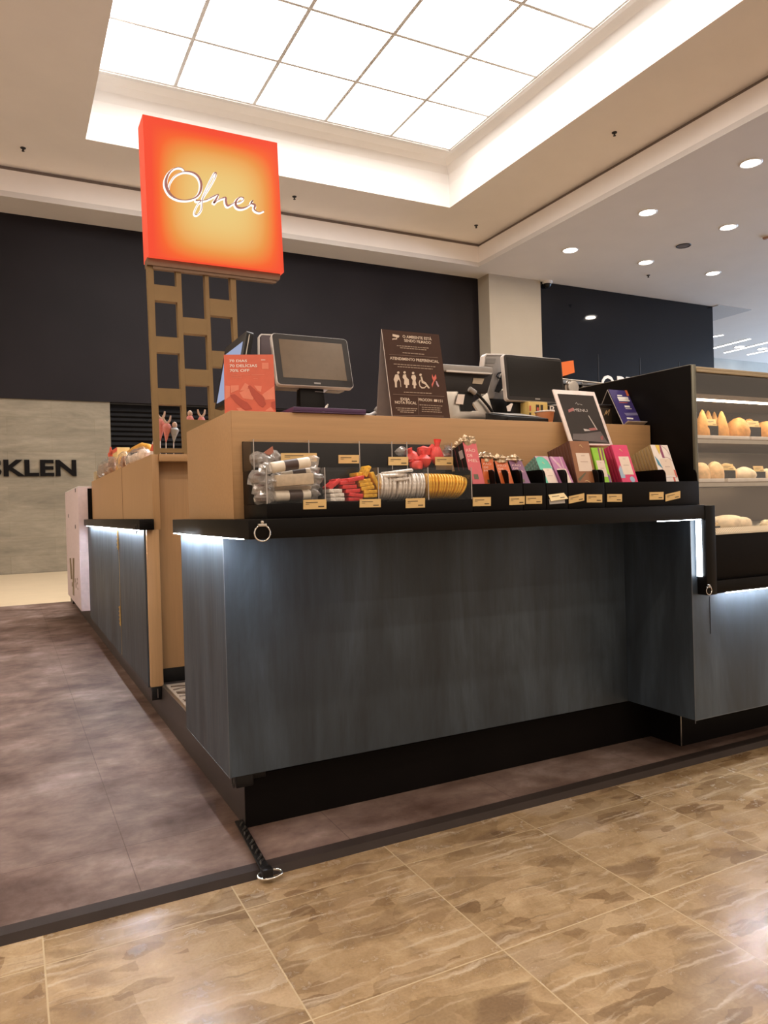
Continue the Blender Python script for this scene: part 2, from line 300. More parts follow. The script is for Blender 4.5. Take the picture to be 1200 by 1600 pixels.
# ------------------------------------------------------------------ mesh helpers
class MB:
    def __init__(s): s.bm = bmesh.new()
    def box(s, x0, x1, y0, y1, z0, z1, mtx=None):
        vs = [s.bm.verts.new((x, y, z)) for z in (z0, z1) for y in (y0, y1) for x in (x0, x1)]
        if mtx:
            for v in vs: v.co = mtx @ v.co
        for f in ((0, 2, 3, 1), (4, 5, 7, 6), (0, 1, 5, 4), (2, 6, 7, 3), (0, 4, 6, 2), (1, 3, 7, 5)):
            s.bm.faces.new([vs[i] for i in f])
        return s
    def hull8(s, lo, hi):
        """prism between two matching loops of points"""
        a = [s.bm.verts.new(p) for p in lo]; b = [s.bm.verts.new(p) for p in hi]; n = len(a)
        s.bm.faces.new(a[::-1]); s.bm.faces.new(b)
        for i in range(n): s.bm.faces.new((a[i], a[(i + 1) % n], b[(i + 1) % n], b[i]))
        return s
    def extr(s, pts, vec):
        v = Vector(vec); return s.hull8([Vector(p) for p in pts], [Vector(p) + v for p in pts])
    def tube(s, pts, r, n=8, closed=False, rfun=None):
        pts = [Vector(p) for p in pts]; rings = []; N = len(pts); up = Vector((0, 0, 1)); last = None
        for i, p in enumerate(pts):
            if closed: t = pts[(i + 1) % N] - pts[i - 1]
            else: t = pts[min(i + 1, N - 1)] - pts[max(i - 1, 0)]
            t.normalize()
            a = last if last is not None else (up if abs(t.z) < 0.9 else Vector((1, 0, 0)))
            a = (a - t * a.dot(t)).normalized(); last = a; b = t.cross(a)
            rr = r if rfun is None else rfun(i / (N - 1)) * r
            rings.append([s.bm.verts.new(p + (a * math.cos(k * 2 * PI / n) + b * math.sin(k * 2 * PI / n)) * rr) for k in range(n)])
        for i in range(N if closed else N - 1):
            A, B = rings[i], rings[(i + 1) % N]
            for k in range(n): s.bm.faces.new((A[k], A[(k + 1) % n], B[(k + 1) % n], B[k]))
        if not closed: s.bm.faces.new(rings[0][::-1]); s.bm.faces.new(rings[-1])
        return s
    def lathe(s, prof, n=20, o=(0, 0, 0), mtx=None):
        o = Vector(o); rings = []
        for r, z in prof:
            if r < 1e-6: rings.append([s.bm.verts.new(o + Vector((0, 0, z)))])
            else: rings.append([s.bm.verts.new(o + Vector((r * math.cos(k * 2 * PI / n), r * math.sin(k * 2 * PI / n), z))) for k in range(n)])
        for A, B in zip(rings, rings[1:]):
            for k in range(n):
                q = [A[k % len(A)], A[(k + 1) % len(A)], B[(k + 1) % len(B)], B[k % len(B)]]
                q2 = []
                for v in q:
                    if v not in q2: q2.append(v)
                if len(q2) >= 3: s.bm.faces.new(q2)
        if len(rings[0]) > 1: s.bm.faces.new(rings[0][::-1])
        if len(rings[-1]) > 1: s.bm.faces.new(rings[-1])
        if mtx:
            for ring in rings:
                for v in ring: v.co = mtx @ v.co
        return s
    def blob(s, c, r, n=12, seed=0, amp=0.0, f=2.0, flat=None):
        rnd = random.Random(seed); ph = [rnd.uniform(0, 6.28) for _ in range(6)]; c = Vector(c)
        m = n // 2; grid = []
        for i in range(m + 1):
            th = PI * i / m; ring = []
            for k in range(n if 0 < i < m else 1):
                p = 2 * PI * k / n
                d = Vector((math.sin(th) * math.cos(p), math.sin(th) * math.sin(p), math.cos(th)))
                q = 1 + amp * (math.sin(f * d.x * 2 + ph[0]) + math.sin(f * d.y * 3 + ph[1]) + math.sin(f * d.z * 3 + ph[2]) + math.sin(f * 4 * (d.x + d.y) + ph[3]) * 0.6)
                v = Vector((d.x * r[0], d.y * r[1], d.z * r[2])) * q
                if flat is not None: v.z = max(v.z, flat)
                ring.append(s.bm.verts.new(c + v))
            grid.append(ring)
        for A, B in zip(grid, grid[1:]):
            for k in range(n):
                q = [A[k % len(A)], B[k % len(B)], B[(k + 1) % len(B)], A[(k + 1) % len(A)]]; q2 = []
                for v in q:
                    if v not in q2: q2.append(v)
                if len(q2) >= 3: s.bm.faces.new(q2)
        return s
    def build(s, name, mat, parent=None, bevel=0.0, smooth=False, seg=2, origin=None):
        bm = s.bm
        bmesh.ops.recalc_face_normals(bm, faces=bm.faces[:])
        if bevel:
            es = [e for e in bm.edges if len(e.link_faces) == 2 and e.calc_face_angle(0) > 0.5]
            bmesh.ops.bevel(bm, geom=es, offset=bevel, segments=seg, profile=0.5, affect='EDGES')
        me = bpy.data.meshes.new(name)
        if parent is not None: off = root_loc(parent)
        elif origin is not None: off = Vector(origin)
        else:
            lo = Vector([min(v.co[i] for v in bm.verts) for i in range(3)]); hi = Vector([max(v.co[i] for v in bm.verts) for i in range(3)])
            off = Vector(((lo.x + hi.x) / 2, (lo.y + hi.y) / 2, lo.z))
        for v in bm.verts: v.co = v.co - off
        bm.to_mesh(me); bm.free(); me.materials.append(MATS[mat] if isinstance(mat, str) else mat)
        if smooth or bevel:
            me.polygons.foreach_set('use_smooth', [True] * len(me.polygons))
            try: me.set_sharp_from_angle(angle=math.radians(50 if not bevel else 35))
            except Exception: pass
        o = bpy.data.objects.new(name, me); C.objects.link(o)
        if parent is not None: o.parent = parent
        else: o.location = off
        return o
def root_loc(o):
    v = Vector((0, 0, 0))
    while o is not None: v = v + o.location; o = o.parent
    return v
def tag(o, label, cat, group=None, kind=None):
    o['label'] = label; o['category'] = cat
    if group: o['group'] = group
    if kind: o['kind'] = kind
    return o
def thing(name, loc, label, cat, group=None):
    o = bpy.data.objects.new(name, None); o.empty_display_size = 0.05; C.objects.link(o); o.location = loc
    return tag(o, label, cat, group)
def struct(o): o['kind'] = 'structure'; return o
def bx(name, mat, b, parent=None, bevel=0.0, **k): return MB().box(*b).build(name, mat, parent, bevel, **k)

class Quad:
    """a flat four-cornered sheet in space; p(s,t,d) is the point at s,t in 0..1, d metres in front of it"""
    def __init__(q, BL, BR, TR, TL):
        q.BL, q.BR, q.TR, q.TL = [Vector(v) for v in (BL, BR, TR, TL)]
        q.n = (q.BR - q.BL).cross(q.TL - q.BL).normalized()
        q.w = (q.BR - q.BL).length; q.h = (q.TL - q.BL).length
    def p(q, s, t, d=0.0):
        return q.BL * (1 - s) * (1 - t) + q.BR * s * (1 - t) + q.TR * s * t + q.TL * (1 - s) * t + q.n * d
    def poly(q, mb, pts, d0=0.0, d1=0.0006):
        return mb.hull8([q.p(s, t, d0) for s, t in pts], [q.p(s, t, d1) for s, t in pts])
    def rect(q, mb, s0, t0, s1, t1, d0=0.0, d1=0.0006): return q.poly(mb, [(s0, t0), (s1, t0), (s1, t1), (s0, t1)], d0, d1)
    def disc(q, mb, s, t, r, d0=0.0, d1=0.0006, n=20, asp=None):
        a = q.w / q.h
        return q.poly(mb, [(s + r * math.cos(k * 2 * PI / n), t + r * a * math.sin(k * 2 * PI / n)) for k in range(n)], d0, d1)
    def move(q, v): v = Vector(v); return Quad(q.BL + v, q.BR + v, q.TR + v, q.TL + v)
def lean(BL, BR, TR, TL, yb, dy=None):
    """sheet parallel to the counter front: bottom edge at depth yb, leaning back as the picture's outline says"""
    a = aty(*BL, yb); b = aty(*BR, yb)
    if dy is None:
        y1 = atx(*TL, a.x).y; y2 = atx(*TR, b.x).y; yt = (y1 + y2) / 2
    else: yt = yb + dy
    c = aty(*TR, yt); d = aty(*TL, yt); zb = (a.z + b.z) / 2; zt = (c.z + d.z) / 2
    x0 = (a.x + d.x) / 2; x1 = (b.x + c.x) / 2
    return Quad((x0, yb, zb), (x1, yb, zb), (x1, yt, zt), (x0, yt, zt))

def text_verts(body, bold=0.0, spacing=1.0):
    cu = bpy.data.curves.new('lettering', 'FONT'); cu.body = body; cu.size = 1.0; cu.offset = bold; cu.space_character = spacing
    cu.resolution_u = 3
    ob = bpy.data.objects.new('lettering', cu); C.objects.link(ob)
    dg = bpy.context.evaluated_depsgraph_get(); me = bpy.data.meshes.new_from_object(ob.evaluated_get(dg))
    vs = [v.co.copy() for v in me.vertices]; fs = [tuple(p.vertices) for p in me.polygons]
    bpy.data.objects.remove(ob); bpy.data.curves.remove(cu); bpy.data.meshes.remove(me)
    return vs, fs
def text_on(q, mb, body, s0, t0, th, s1=None, d=0.0008, bold=0.0, anchor='l'):
    """writes body on the sheet with its baseline at t0 and capital height th (share of the sheet's height)"""
    vs, fs = text_verts(body, bold)
    if not vs: return
    x0 = min(v.x for v in vs); x1 = max(v.x for v in vs); hcap = 0.70
    kt = th / hcap; ks = kt * q.h / q.w
    if s1 is not None: ks = (s1 - s0) / (x1 - x0)
    elif anchor == 'c': s0 = s0 - (x1 - x0) * ks / 2
    nv = [mb.bm.verts.new(q.p(s0 + (v.x - x0) * ks, t0 + v.y * kt, d)) for v in vs]
    for f in fs:
        try: mb.bm.faces.new([nv[i] for i in f])
        except ValueError: pass
def dashes(q, mb, s0, s1, t, th, rnd, d=0.0005):
    s = s0
    while s < s1:
        l = rnd.uniform(0.02, 0.07); q.rect(mb, s, t, min(s1, s + l), t + th, 0.0001, d); s += l + 0.014
def ribbon(q, mb, pts, d0, d1, close=False):
    """stroke with a width at each point: (s,t,w in metres)"""
    P = []
    n = len(pts)
    for i in range(n - 1):
        p0, p1, p2, p3 = [Vector(pts[max(0, min(n - 1, i + k))]) for k in (-1, 0, 1, 2)]
        for j in range(6):
            u = j / 6
            P.append(0.5 * ((2 * p1) + (p2 - p0) * u + (2 * p0 - 5 * p1 + 4 * p2 - p3) * u * u + (3 * p1 - p0 - 3 * p2 + p3) * u ** 3))
    P.append(Vector(pts[-1]))
    Lf, Rt = [], []
    for i, p in enumerate(P):
        a = P[max(0, i - 1)]; b = P[min(len(P) - 1, i + 1)]
        t = Vector(((b.x - a.x) * q.w, (b.y - a.y) * q.h)); 
        if t.length < 1e-9: t = Vector((1, 0))
        t.normalize(); nn = Vector((-t.y, t.x)); wd = max(p.z, 0.0004) / 2
        Lf.append((p.x + nn.x * wd / q.w, p.y + nn.y * wd / q.h)); Rt.append((p.x - nn.x * wd / q.w, p.y - nn.y * wd / q.h))
    for i in range(len(P) - 1):
        q.poly(mb, [Lf[i], Rt[i], Rt[i + 1], Lf[i + 1]], d0, d1)
def copy_tree(o, parent=None):
    c = o.copy(); C.objects.link(c); c.parent = parent
    for ch in list(o.children): copy_tree(ch, c)
    return c

# ================================================================== THE SETTING
Z2 = 6.60; Z1 = 7.15; ZW = 7.90; ZP = 7.97      # lower ceiling, raised soffit, top of the light well, luminous sheets
YW = 15.1
# floors
struct(bx('floor', marble, (-16, 46, -10, 21, -0.115, -0.015)))
far_m = make_wood('pale_stone_floor', (0.60, 0.47, 0.31), 'x')
struct(bx('floor_pale_stone', far_m, (-14, 18.3, 9.56, YW - 0.02, -0.0149, -0.006), origin=(0, 0, 0)))
o = struct(MB().box(-9, 9.0, 2.035, 9.55, -0.0149, 0.0).build('floor_vinyl', vinyl, origin=(0, 0, 0)))
b = MB(); b.hull8([(-9, 1.982, -0.0148), (-9, 2.040, -0.0148), (-9, 2.040, 0.004), (-9, 1.996, 0.004)], [(9, 1.982, -0.0148), (9, 2.040, -0.0148), (9, 2.040, 0.004), (9, 1.996, 0.004)])
struct(b.build('trim_1', trim_m))
# far walls
struct(bx('wall_back_concrete', concrete, (-14, 1.79, YW, YW + 0.3, -0.015, 3.215), origin=(0, YW, 0)))
struct(bx('wall_back_upper', fascia_m, (-14, 10.44, YW - 0.03, YW + 0.3, 3.215, Z2)))
b = MB()
for k in range(33): 
    z = -0.01 + k * 0.095
    b.hull8([(1.80, YW + 0.10, z), (1.80, YW + 0.065, z + 0.03), (1.80, YW + 0.10, z + 0.09), (1.80, YW + 0.13, z + 0.045)], [(10.45, YW + 0.10, z), (10.45, YW + 0.065, z + 0.03), (10.45, YW + 0.10, z + 0.09), (10.45, YW + 0.13, z + 0.045)])
b.box(1.80, 10.45, YW + 0.13, YW + 0.2, -0.015, 3.2)
tag(b.build('roller_shutter', shutter_m), 'closed black ribbed roller shutter beside the pale concrete shopfront wall', 'shutter')
struct(bx('wall_column', plaster_beam, (10.45, 12.02, 14.62, YW + 0.3, -0.015, Z2)))
struct(bx('wall_black_glass', darkglass, (12.025, 18.34, 14.66, YW + 0.3, -0.015, Z2 - 0.005)))
b = MB()
for x in (13.9, 15.4, 16.9): b.box(x - 0.01, x + 0.01, 14.650, 14.659, -0.01, 4.9)
struct(b.build('trim_2', dgrey_pl))
struct(bx('wall_far', pm('far_wall_paint', (0.33, 0.31, 0.27), 0.8, scale=0.7, var=0.15), (18.34, 46, 20.0, 20.3, -0.015, Z2)))
b = MB(); b.box(33.0, 33.05, 0.5, 19.5, 0.3, 6.3)
struct(b.build('window_1', em('daylight_behind_glass', (0.50, 0.70, 1.0), 15.0)))
b = MB()
for k in range(9): b.box(32.93, 32.99, 0.45 + k * 2.38, 0.55 + k * 2.38, 0.0, 6.5)
for z in (0.25, 2.3, 4.3, 6.25): b.box(32.93, 32.99, 0.4, 19.6, z, z + 0.07)
struct(b.build('window_1_frame', 'dark_grey_plastic', origin=(33, 10, 0)))
# shop lettering on the concrete wall and on the black glass
q = Quad((-4.0, YW, 0), (4.0, YW, 0), (4.0, YW, 4.0), (-4.0, YW, 4.0))
b = MB()
zb = 1.80; zt = 2.085
xr = 1.155; 
vs, fs = text_verts('OSKLEN', 0.034, 1.04)
x0 = min(v.x for v in vs); x1 = max(v.x for v in vs)
kx = 1.92 / (x1 - x0); kz = (zt - zb) / 0.70
nv = [b.bm.verts.new((xr - 1.92 + (v.x - x0) * kx, YW - 0.03, zb + v.y * kz)) for v in vs]
faces = [b.bm.faces.new([nv[i] for i in f]) for f in fs]
ext = bmesh.ops.extrude_face_region(b.bm, geom=faces)
for g in ext['geom']:
    if isinstance(g, bmesh.types.BMVert): g.co.y += 0.028
tag(b.build('shop_lettering', black), 'wide black capital letters on the pale concrete wall', 'sign')
q = Quad((12.0, 14.655, 3.0), (18.0, 14.655, 3.0), (18.0, 14.655, 6.0), (12.0, 14.655, 6.0))
b = MB(); vs, fs = text_verts('OPTICA', 0.0, 1.05)
a0 = aty(939, 597, 14.652); a0.z = aty(950, 586, 14.652).z
nv = [b.bm.verts.new((a0.x + (v.x - min(u.x for u in vs)) * 0.66, 14.64, a0.z - 0.60 + v.y * 0.86)) for v in vs]
for f in fs: b.bm.faces.new([nv[i] for i in f])
ext = bmesh.ops.extrude_face_region(b.bm, geom=b.bm.faces[:])
for g in ext['geom']:
    if isinstance(g, bmesh.types.BMVert): g.co.y += 0.019
tag(b.build('shop_lettering', ink_white), 'white capital letters low on the black glass shopfront, mostly hidden behind the display case', 'sign')

# ---- ceilings
XE, YE, YN, XL = 9.95, 14.30, -1.2, -4.2                     # edges of the raised soffit
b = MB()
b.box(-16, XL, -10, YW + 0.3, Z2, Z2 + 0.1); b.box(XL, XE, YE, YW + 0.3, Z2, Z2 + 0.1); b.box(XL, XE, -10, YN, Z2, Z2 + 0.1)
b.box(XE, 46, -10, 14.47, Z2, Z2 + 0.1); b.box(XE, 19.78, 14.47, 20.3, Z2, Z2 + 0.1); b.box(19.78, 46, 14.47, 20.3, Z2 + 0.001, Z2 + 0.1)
struct(b.build('ceiling', plaster_dimmed, origin=(0, 0, 0)))
b = MB(); b.box(18.34, 19.78, 14.47, 17.2, Z2 - 0.02, Z2 - 0.001)
struct(b.build('ceiling_soffit_panel', pm('soffit_painted_shade', (0.42, 0.40, 0.39), 0.8)))  # grey tone paints in the shade of the unlit underside
b = MB()   # drop face around the raised soffit
b.box(XL, XE, YE, YE + 0.05, Z2 + 0.1, 7.07); b.box(XE, XE + 0.05, YN, YE + 0.05, Z2 + 0.1, 7.07)
b.box(XL - 0.05, XL, YN, YE + 0.05, Z2 + 0.1, 7.07); b.box(XL, XE, YN - 0.05, YN, Z2 + 0.1, 7.07)
struct(b.build('ceiling_drop_face', plaster, origin=(0, 0, 0)))
b = MB()
b.box(XL, XE + 0.05, YE + 0.06, YE + 0.10, 7.06, Z1 + 0.05); b.box(XE + 0.06, XE + 0.10, YN, YE + 0.1, 7.06, Z1 + 0.05)
b.box(XL - 0.10, XL - 0.06, YN, YE + 0.1, 7.06, Z1 + 0.05); b.box(XL, XE, YN - 0.10, YN - 0.06, 7.06, Z1 + 0.05)
struct(b.build('trim_3', groove_m, origin=(0, 0, 0)))
SX0, SX1, SY0, SY1 = 1.27, 8.24, 0.6, 12.82
b = MB()
b.box(XL - 0.1, SX0, YN - 0.1, YE + 0.1, Z1, Z1 + 0.06); b.box(SX1, XE + 0.1, YN - 0.1, YE + 0.1, Z1, Z1 + 0.06)
b.box(SX0, SX1, SY1, YE + 0.1, Z1, Z1 + 0.06); b.box(SX0, SX1, YN - 0.1, SY0, Z1, Z1 + 0.06)
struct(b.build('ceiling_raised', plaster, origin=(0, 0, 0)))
# light well walls, ledge and lip
PX0, PX1, PY0, PY1 = 1.27, 7.83, 1.57, 12.13
b = MB(); e = 0.05
b.box(SX0 - e, SX0, SY0, SY1, Z1 + 0.06, ZP + 0.15); b.box(SX1, SX1 + e, SY0, SY1, Z1 + 0.06, ZP + 0.15)
b.box(SX0 - e, SX1 + e, SY1, SY1 + e, Z1 + 0.06, ZP + 0.15); b.box(SX0 - e, SX1 + e, SY0 - e, SY0, Z1 + 0.06, ZP + 0.15)
struct(b.build('ceiling_well_walls', plaster_w, origin=(0, 0, 0)))
b = MB()
b.box(PX1 + 0.05, SX1, SY0, SY1, ZW + 0.10, ZW + 0.14); b.box(SX0, PX1 + 0.05, PY1 + 0.05, SY1, ZW + 0.10, ZW + 0.14); b.box(SX0, PX1, SY0, PY0 - 0.05, ZW + 0.10, ZW + 0.14)
# cove between well wall and ledge
cv = [(SX1, 7.62), (SX1 - 0.03, 7.80), (SX1 - 0.12, 7.93), (SX1 - 0.26, 7.99), (SX1 - 0.34, 8.0), (SX1, 8.02)]
b.hull8([(x, SY0, z) for x, z in cv], [(x, SY1, z) for x, z in cv])
cv = [(SY1, 7.62), (SY1 - 0.03, 7.80), (SY1 - 0.12, 7.93), (SY1 - 0.26, 7.99), (SY1 - 0.40, 8.0), (SY1, 8.02)]
b.hull8([(SX0, y, z) for y, z in cv], [(SX1, y, z) for y, z in cv])
struct(b.build('ceiling_well_cove', plaster_w, origin=(0, 0, 0)))
lipm = pm('white_ceiling_frame', (0.72, 0.69, 0.66), 0.5)
b = MB()
b.box(PX1 + 0.01, PX1 + 0.09, PY0 - 0.09, PY1 + 0.09, 7.93, ZW + 0.14); b.box(SX0, PX1 + 0.01, PY1 + 0.01, PY1 + 0.09, 7.93, ZW + 0.14); b.box(SX0, PX1 + 0.01, PY0 - 0.09, PY0 - 0.01, 7.93, ZW + 0.14)
struct(b.build('trim_4', lipm, origin=(0, 0, 0)))
b = MB(); bar_m = pm('grey_grid_bar', (0.80, 0.79, 0.78), 0.5); G = 1.316
for i in range(5): b.box(PX0 + (i) * G - 0.028 if i else PX0, PX0 + i * G + 0.028, PY0, PY1, ZP - 0.02, ZP + 0.02)
b.box(PX1 - 0.02, PX1 + 0.01, PY0, PY1, ZP - 0.02, ZP + 0.02)
for j in range(9): b.box(PX0, PX1, PY1 - j * 1.32 - 0.025, PY1 - j * 1.32 + 0.025, ZP - 0.021, ZP + 0.021)
struct(b.build('trim_5', bar_m, origin=(0, 0, 0)))
proto = None
for i in range(5):
    for j in range(8):
        x = PX1 - (i + 0.5) * G; y = PY1 - (j + 0.5) * 1.32
        if proto is None:
            o = proto = bx('ceiling_light_panel', panel_em, (x - G / 2 + 0.02, x + G / 2 - 0.02, y - 0.64, y + 0.64, ZP, ZP + 0.012))
            px0 = o.location.copy()
        else:
            o = proto.copy(); C.objects.link(o); o.location = (x, y, px0.z)
        tag(o, 'square white luminous panel in the grid of the big ceiling light well', 'ceiling light', 'luminous ceiling panels')

# ---- downlights, speaker, detector, sprinklers
def downlight(px, py, label, r=0.15):
    p = atz(px, py, Z2)
    t = thing('downlight', (p.x, p.y, Z2), label, 'ceiling light', 'recessed downlights')
    MB().lathe([(r, 0), (r + 0.012, -0.012), (r + 0.03, -0.008), (r + 0.035, 0)], 28, p).build('rim', 'white_plastic', t, smooth=True)
    MB().lathe([(0, -0.006), (r - 0.005, -0.006), (r - 0.005, -0.001)], 28, p).build('lens', down_em, t)
    lamp(p)
    return p
def lamp(p, k=1.0):
    ld = bpy.data.lights.new('downlight_beam', 'AREA'); ld.shape = 'DISK'; ld.size = 0.28; ld.energy = W_DOWN * k; ld.color = (1.0, 0.86, 0.70)
    lo = bpy.data.objects.new('downlight_beam', ld); C.objects.link(lo); lo.location = (p[0], p[1], Z2 - 0.05)
for px, py, l in ((1173, 255, 'large round recessed downlight nearest the top right corner of the ceiling'),
                  (1012, 332, 'round recessed downlight nearest the raised ceiling, upper of the middle pair'),
                  (1138, 355, 'round recessed downlight above and right of the round grey speaker'),
                  (891, 391, 'round recessed downlight above the beige column, leftmost of the ceiling'),
                  (1009, 410, 'round recessed downlight right above the small sprinkler of the lower ceiling'),
                  (1114, 427, 'round recessed downlight above the right end of the black glass wall')):
    downlight(px, py, l)
for px, py, l in ((1155, 542, 'small distant downlight between two linear lights, left one'), (1191, 545, 'small distant downlight between two linear lights, right one')):
    downlight(px, py, l, 0.16)
for x, y in [(x, y) for y in (-1.9, -4.4, -6.9) for x in (-5.0, -2.0, 1.0, 4.0, 7.0, 10.0)] + [(-6.2, y) for y in (1.5, 4.5, 7.5, 10.5)] + [(-9.0, y) for y in (1.5, 4.5, 7.5, 10.5)]:
    if True:                 # the same downlights go on over the aisles behind and left of the camera
        t = thing('downlight', (x, y, Z2), 'round recessed downlight over the aisles behind and left of the viewer', 'ceiling light', 'aisle downlights')
        MB().lathe([(0.15, 0), (0.162, -0.012), (0.18, -0.008), (0.185, 0)], 20, (x, y, Z2)).build('rim', 'white_plastic', t, smooth=True)
        MB().lathe([(0, -0.006), (0.145, -0.006), (0.145, -0.001)], 20, (x, y, Z2)).build('lens', down_em, t)
        lamp((x, y, 0), 2.6 if x < -5.5 else 1.0)
def speaker(px, py, r, label):
    p = atz(px, py, Z2)
    t = thing('ceiling_speaker', (p.x, p.y, Z2), label, 'speaker')
    MB().lathe([(r - 0.02, -0.006), (r - 0.01, -0.014), (r + 0.012, -0.012), (r + 0.02, 0)], 28, p).build('rim', 'dark_grey_plastic', t, smooth=True)
    MB().lathe([(0, -0.012), (r * 0.6, -0.011), (r - 0.02, -0.006), (r - 0.02, -0.001)], 28, p).build('grille', pm('speaker_grille', (0.13, 0.10, 0.085), 0.7), t, smooth=True)
speaker(1068, 384, 0.14, 'round dark ceiling speaker among the downlights')
p = atz(1197, 370, Z2)
t = thing('smoke_detector', p, 'small brownish detector on the ceiling at the right edge', 'smoke detector')
MB().lathe([(0.07, 0), (0.07, -0.03), (0.05, -0.05), (0, -0.052)], 20, p).build('housing', pm('detector_housing', (0.35, 0.2, 0.14), 0.5), t, smooth=True)
MB().lathe([(0.09, 0), (0.09, -0.01), (0.07, -0.012)], 20, p).build('base', 'white_plastic', t, smooth=True)
p = atz(855, 440, Z2)
t = thing('security_camera', p, 'small dome camera on the ceiling in front of the black glass wall', 'camera')
MB().lathe([(0.13, 0), (0.13, -0.04), (0.10, -0.06), (0.0, -0.062)], 24, p).build('mount', 'white_plastic', t, smooth=True)
MB().lathe([(0.10, -0.06), (0.095, -0.10), (0.06, -0.14), (0, -0.155)], 24, p).build('dome', 'black_plastic', t, smooth=True)
for px, py, z, l in ((36, 231, Z1, 'small sprinkler head on the raised ceiling at far left'), (960, 207, Z1, 'small sprinkler head on the raised ceiling right of the light well'),
                     (744, 352, Z1, 'small sprinkler head near the inner corner of the raised ceiling'), (460, 307, Z1, 'small sprinkler head on the raised ceiling right of the orange sign'),
                     (1013, 430, Z2, 'small sprinkler head on the lower ceiling under a downlight')):
    p = atz(px, py, z)
    t = thing('sprinkler', p, l, 'sprinkler')
    MB().lathe([(0.045, 0), (0.04, -0.012), (0.025, -0.016)], 14, p).build('escutcheon', 'dark_grey_plastic', t, smooth=True)
    b = MB().lathe([(0.014, -0.014), (0.014, -0.045), (0.024, -0.052), (0.024, -0.058), (0, -0.06)], 10, p); b.build('head', 'dark_grey_plastic', t, smooth=True)
for (a, c, l) in (((1106, 527), (1130, 523), 'short pinkish linear light at the edge of the black glass wall'), ((1106, 546), (1172, 529), 'long bright linear ceiling light right of the black glass wall'),
               ((1132, 551), (1206, 533), 'second linear ceiling light from the black glass wall'), ((1168, 554), (1206, 546), 'linear ceiling light nearest the far wall')):
    A = atz(*a, Z2); B = atz(*c, Z2); d = (B - A).normalized(); nn = Vector((-d.y, d.x, 0)) * 0.05
    t = thing('linear_light', A, l, 'ceiling light')
    zz = Vector((0, 0, -0.02))
    MB().extr([A - nn + zz, A + nn + zz, B + nn + zz, B - nn + zz], (0, 0, 0.012)).build('diffuser', strip_em, t)
    MB().extr([A - nn * 1.2 + Vector((0, 0, -0.008)), A + nn * 1.2 + Vector((0, 0, -0.008)), B + nn * 1.2 + Vector((0, 0, -0.008)), B - nn * 1.2 + Vector((0, 0, -0.008))], (0, 0, 0.0075)).build('housing', 'white_plastic', t)

# ================================================================== THE KIOSK
SLT, SLB = 0.982, 0.930          # countertop slab top / bottom
RT = 1.297                       # top of the front riser
# platform the whole kiosk stands on
b = MB(); b.box(0.64, 4.2, 2.29, 9.35, 0.0003, 0.165); b.box(2.41, 4.2, 2.13, 2.289, 0.0001, 0.165)
pf = b.build('kiosk_platform', plat_m, origin=(2.4, 5.5, 0)); tag(pf, 'low dark brown platform that the whole kiosk stands on', 'platform')
b = MB(); b.box(0.641, 2.408, 2.286, 2.2895, 0.0005, 0.165); b.box(2.4065, 2.4095, 2.128, 2.286, 0.0005, 0.165); b.box(2.4065, 4.2, 2.126, 2.1295, 0.0005, 0.165)
b.build('plinth_facing', plinth_m, pf)
bx('edge_trim', alu_edge, (2.4055, 2.4085, 2.1245, 2.1275, 0.002, 0.165), pf)
for y in (2.62, 2.74): MB().tube([(0.638, y, 0.118), (0.638, y + 0.05, 0.118)], 0.006, 8).build('slot', black_pl, pf)
# diamond plate mat in the walkway
t = thing('floor_plate', (1.1, 3.45, 0.165), 'patterned metal floor plate with wavy ridges in the kiosk walkway', 'floor plate')
bx('plate', pm('worn_metal_plate', (0.42, 0.36, 0.30), 0.42, 0.35, var=0.25, scale=14), (0.655, 1.75, 2.86, 3.70, 0.1652, 0.170), t)
b = MB()
for k in range(15):
    y = 2.92 + k * 0.05
    b.tube([(0.67 + i * 0.035, y + 0.016 * math.sin(i * 1.1 + k * 1.9), 0.171) for i in range(31)], 0.0045, 5)
b.build('ridges', pm('dark_ridge_metal', (0.10, 0.07, 0.05), 0.35, 0.5), t)
bx('edge_strip', alu_edge, (0.642, 0.654, 2.86, 3.70, 0.1652, 0.1725), t)

# ---- front counter
t = thing('front_counter', (1.4, 2.5, 0.165), 'dark slate-look front counter body under the black countertop', 'counter')
bx('body', slate, (0.578, 2.219, 2.223, 2.845, 0.191, SLB - 0.0005), t)
b = MB(); b.box(0.645, 2.41, 2.2895, 2.84, 0.1655, 0.1905); b.build('plinth', plinth_m, t)
b = MB(); b.box(0.5765, 0.5785, 2.2215, 2.2235, 0.191, 0.925); b.box(0.5765, 0.5785, 2.223, 2.845, 0.1895, 0.1915); b.build('edge_strip', slate_edge, t)
b = MB(); b.box(0.60, 0.655, 2.235, 2.285, 0.150, 0.1905); b.box(0.655, 0.70, 2.25, 2.2855, 0.165, 0.1905); b.build('corner_bracket', black_pl, t, 0.003)
b = MB(); b.tube([(0.592 + 0.0, 2.24 + 0.012 * math.cos(a), 0.172 + 0.018 * math.sin(a)) for a in [k * PI / 8 for k in range(16)]], 0.0022, 6, closed=True); b.build('hook_ring', dgrey_pl, t)

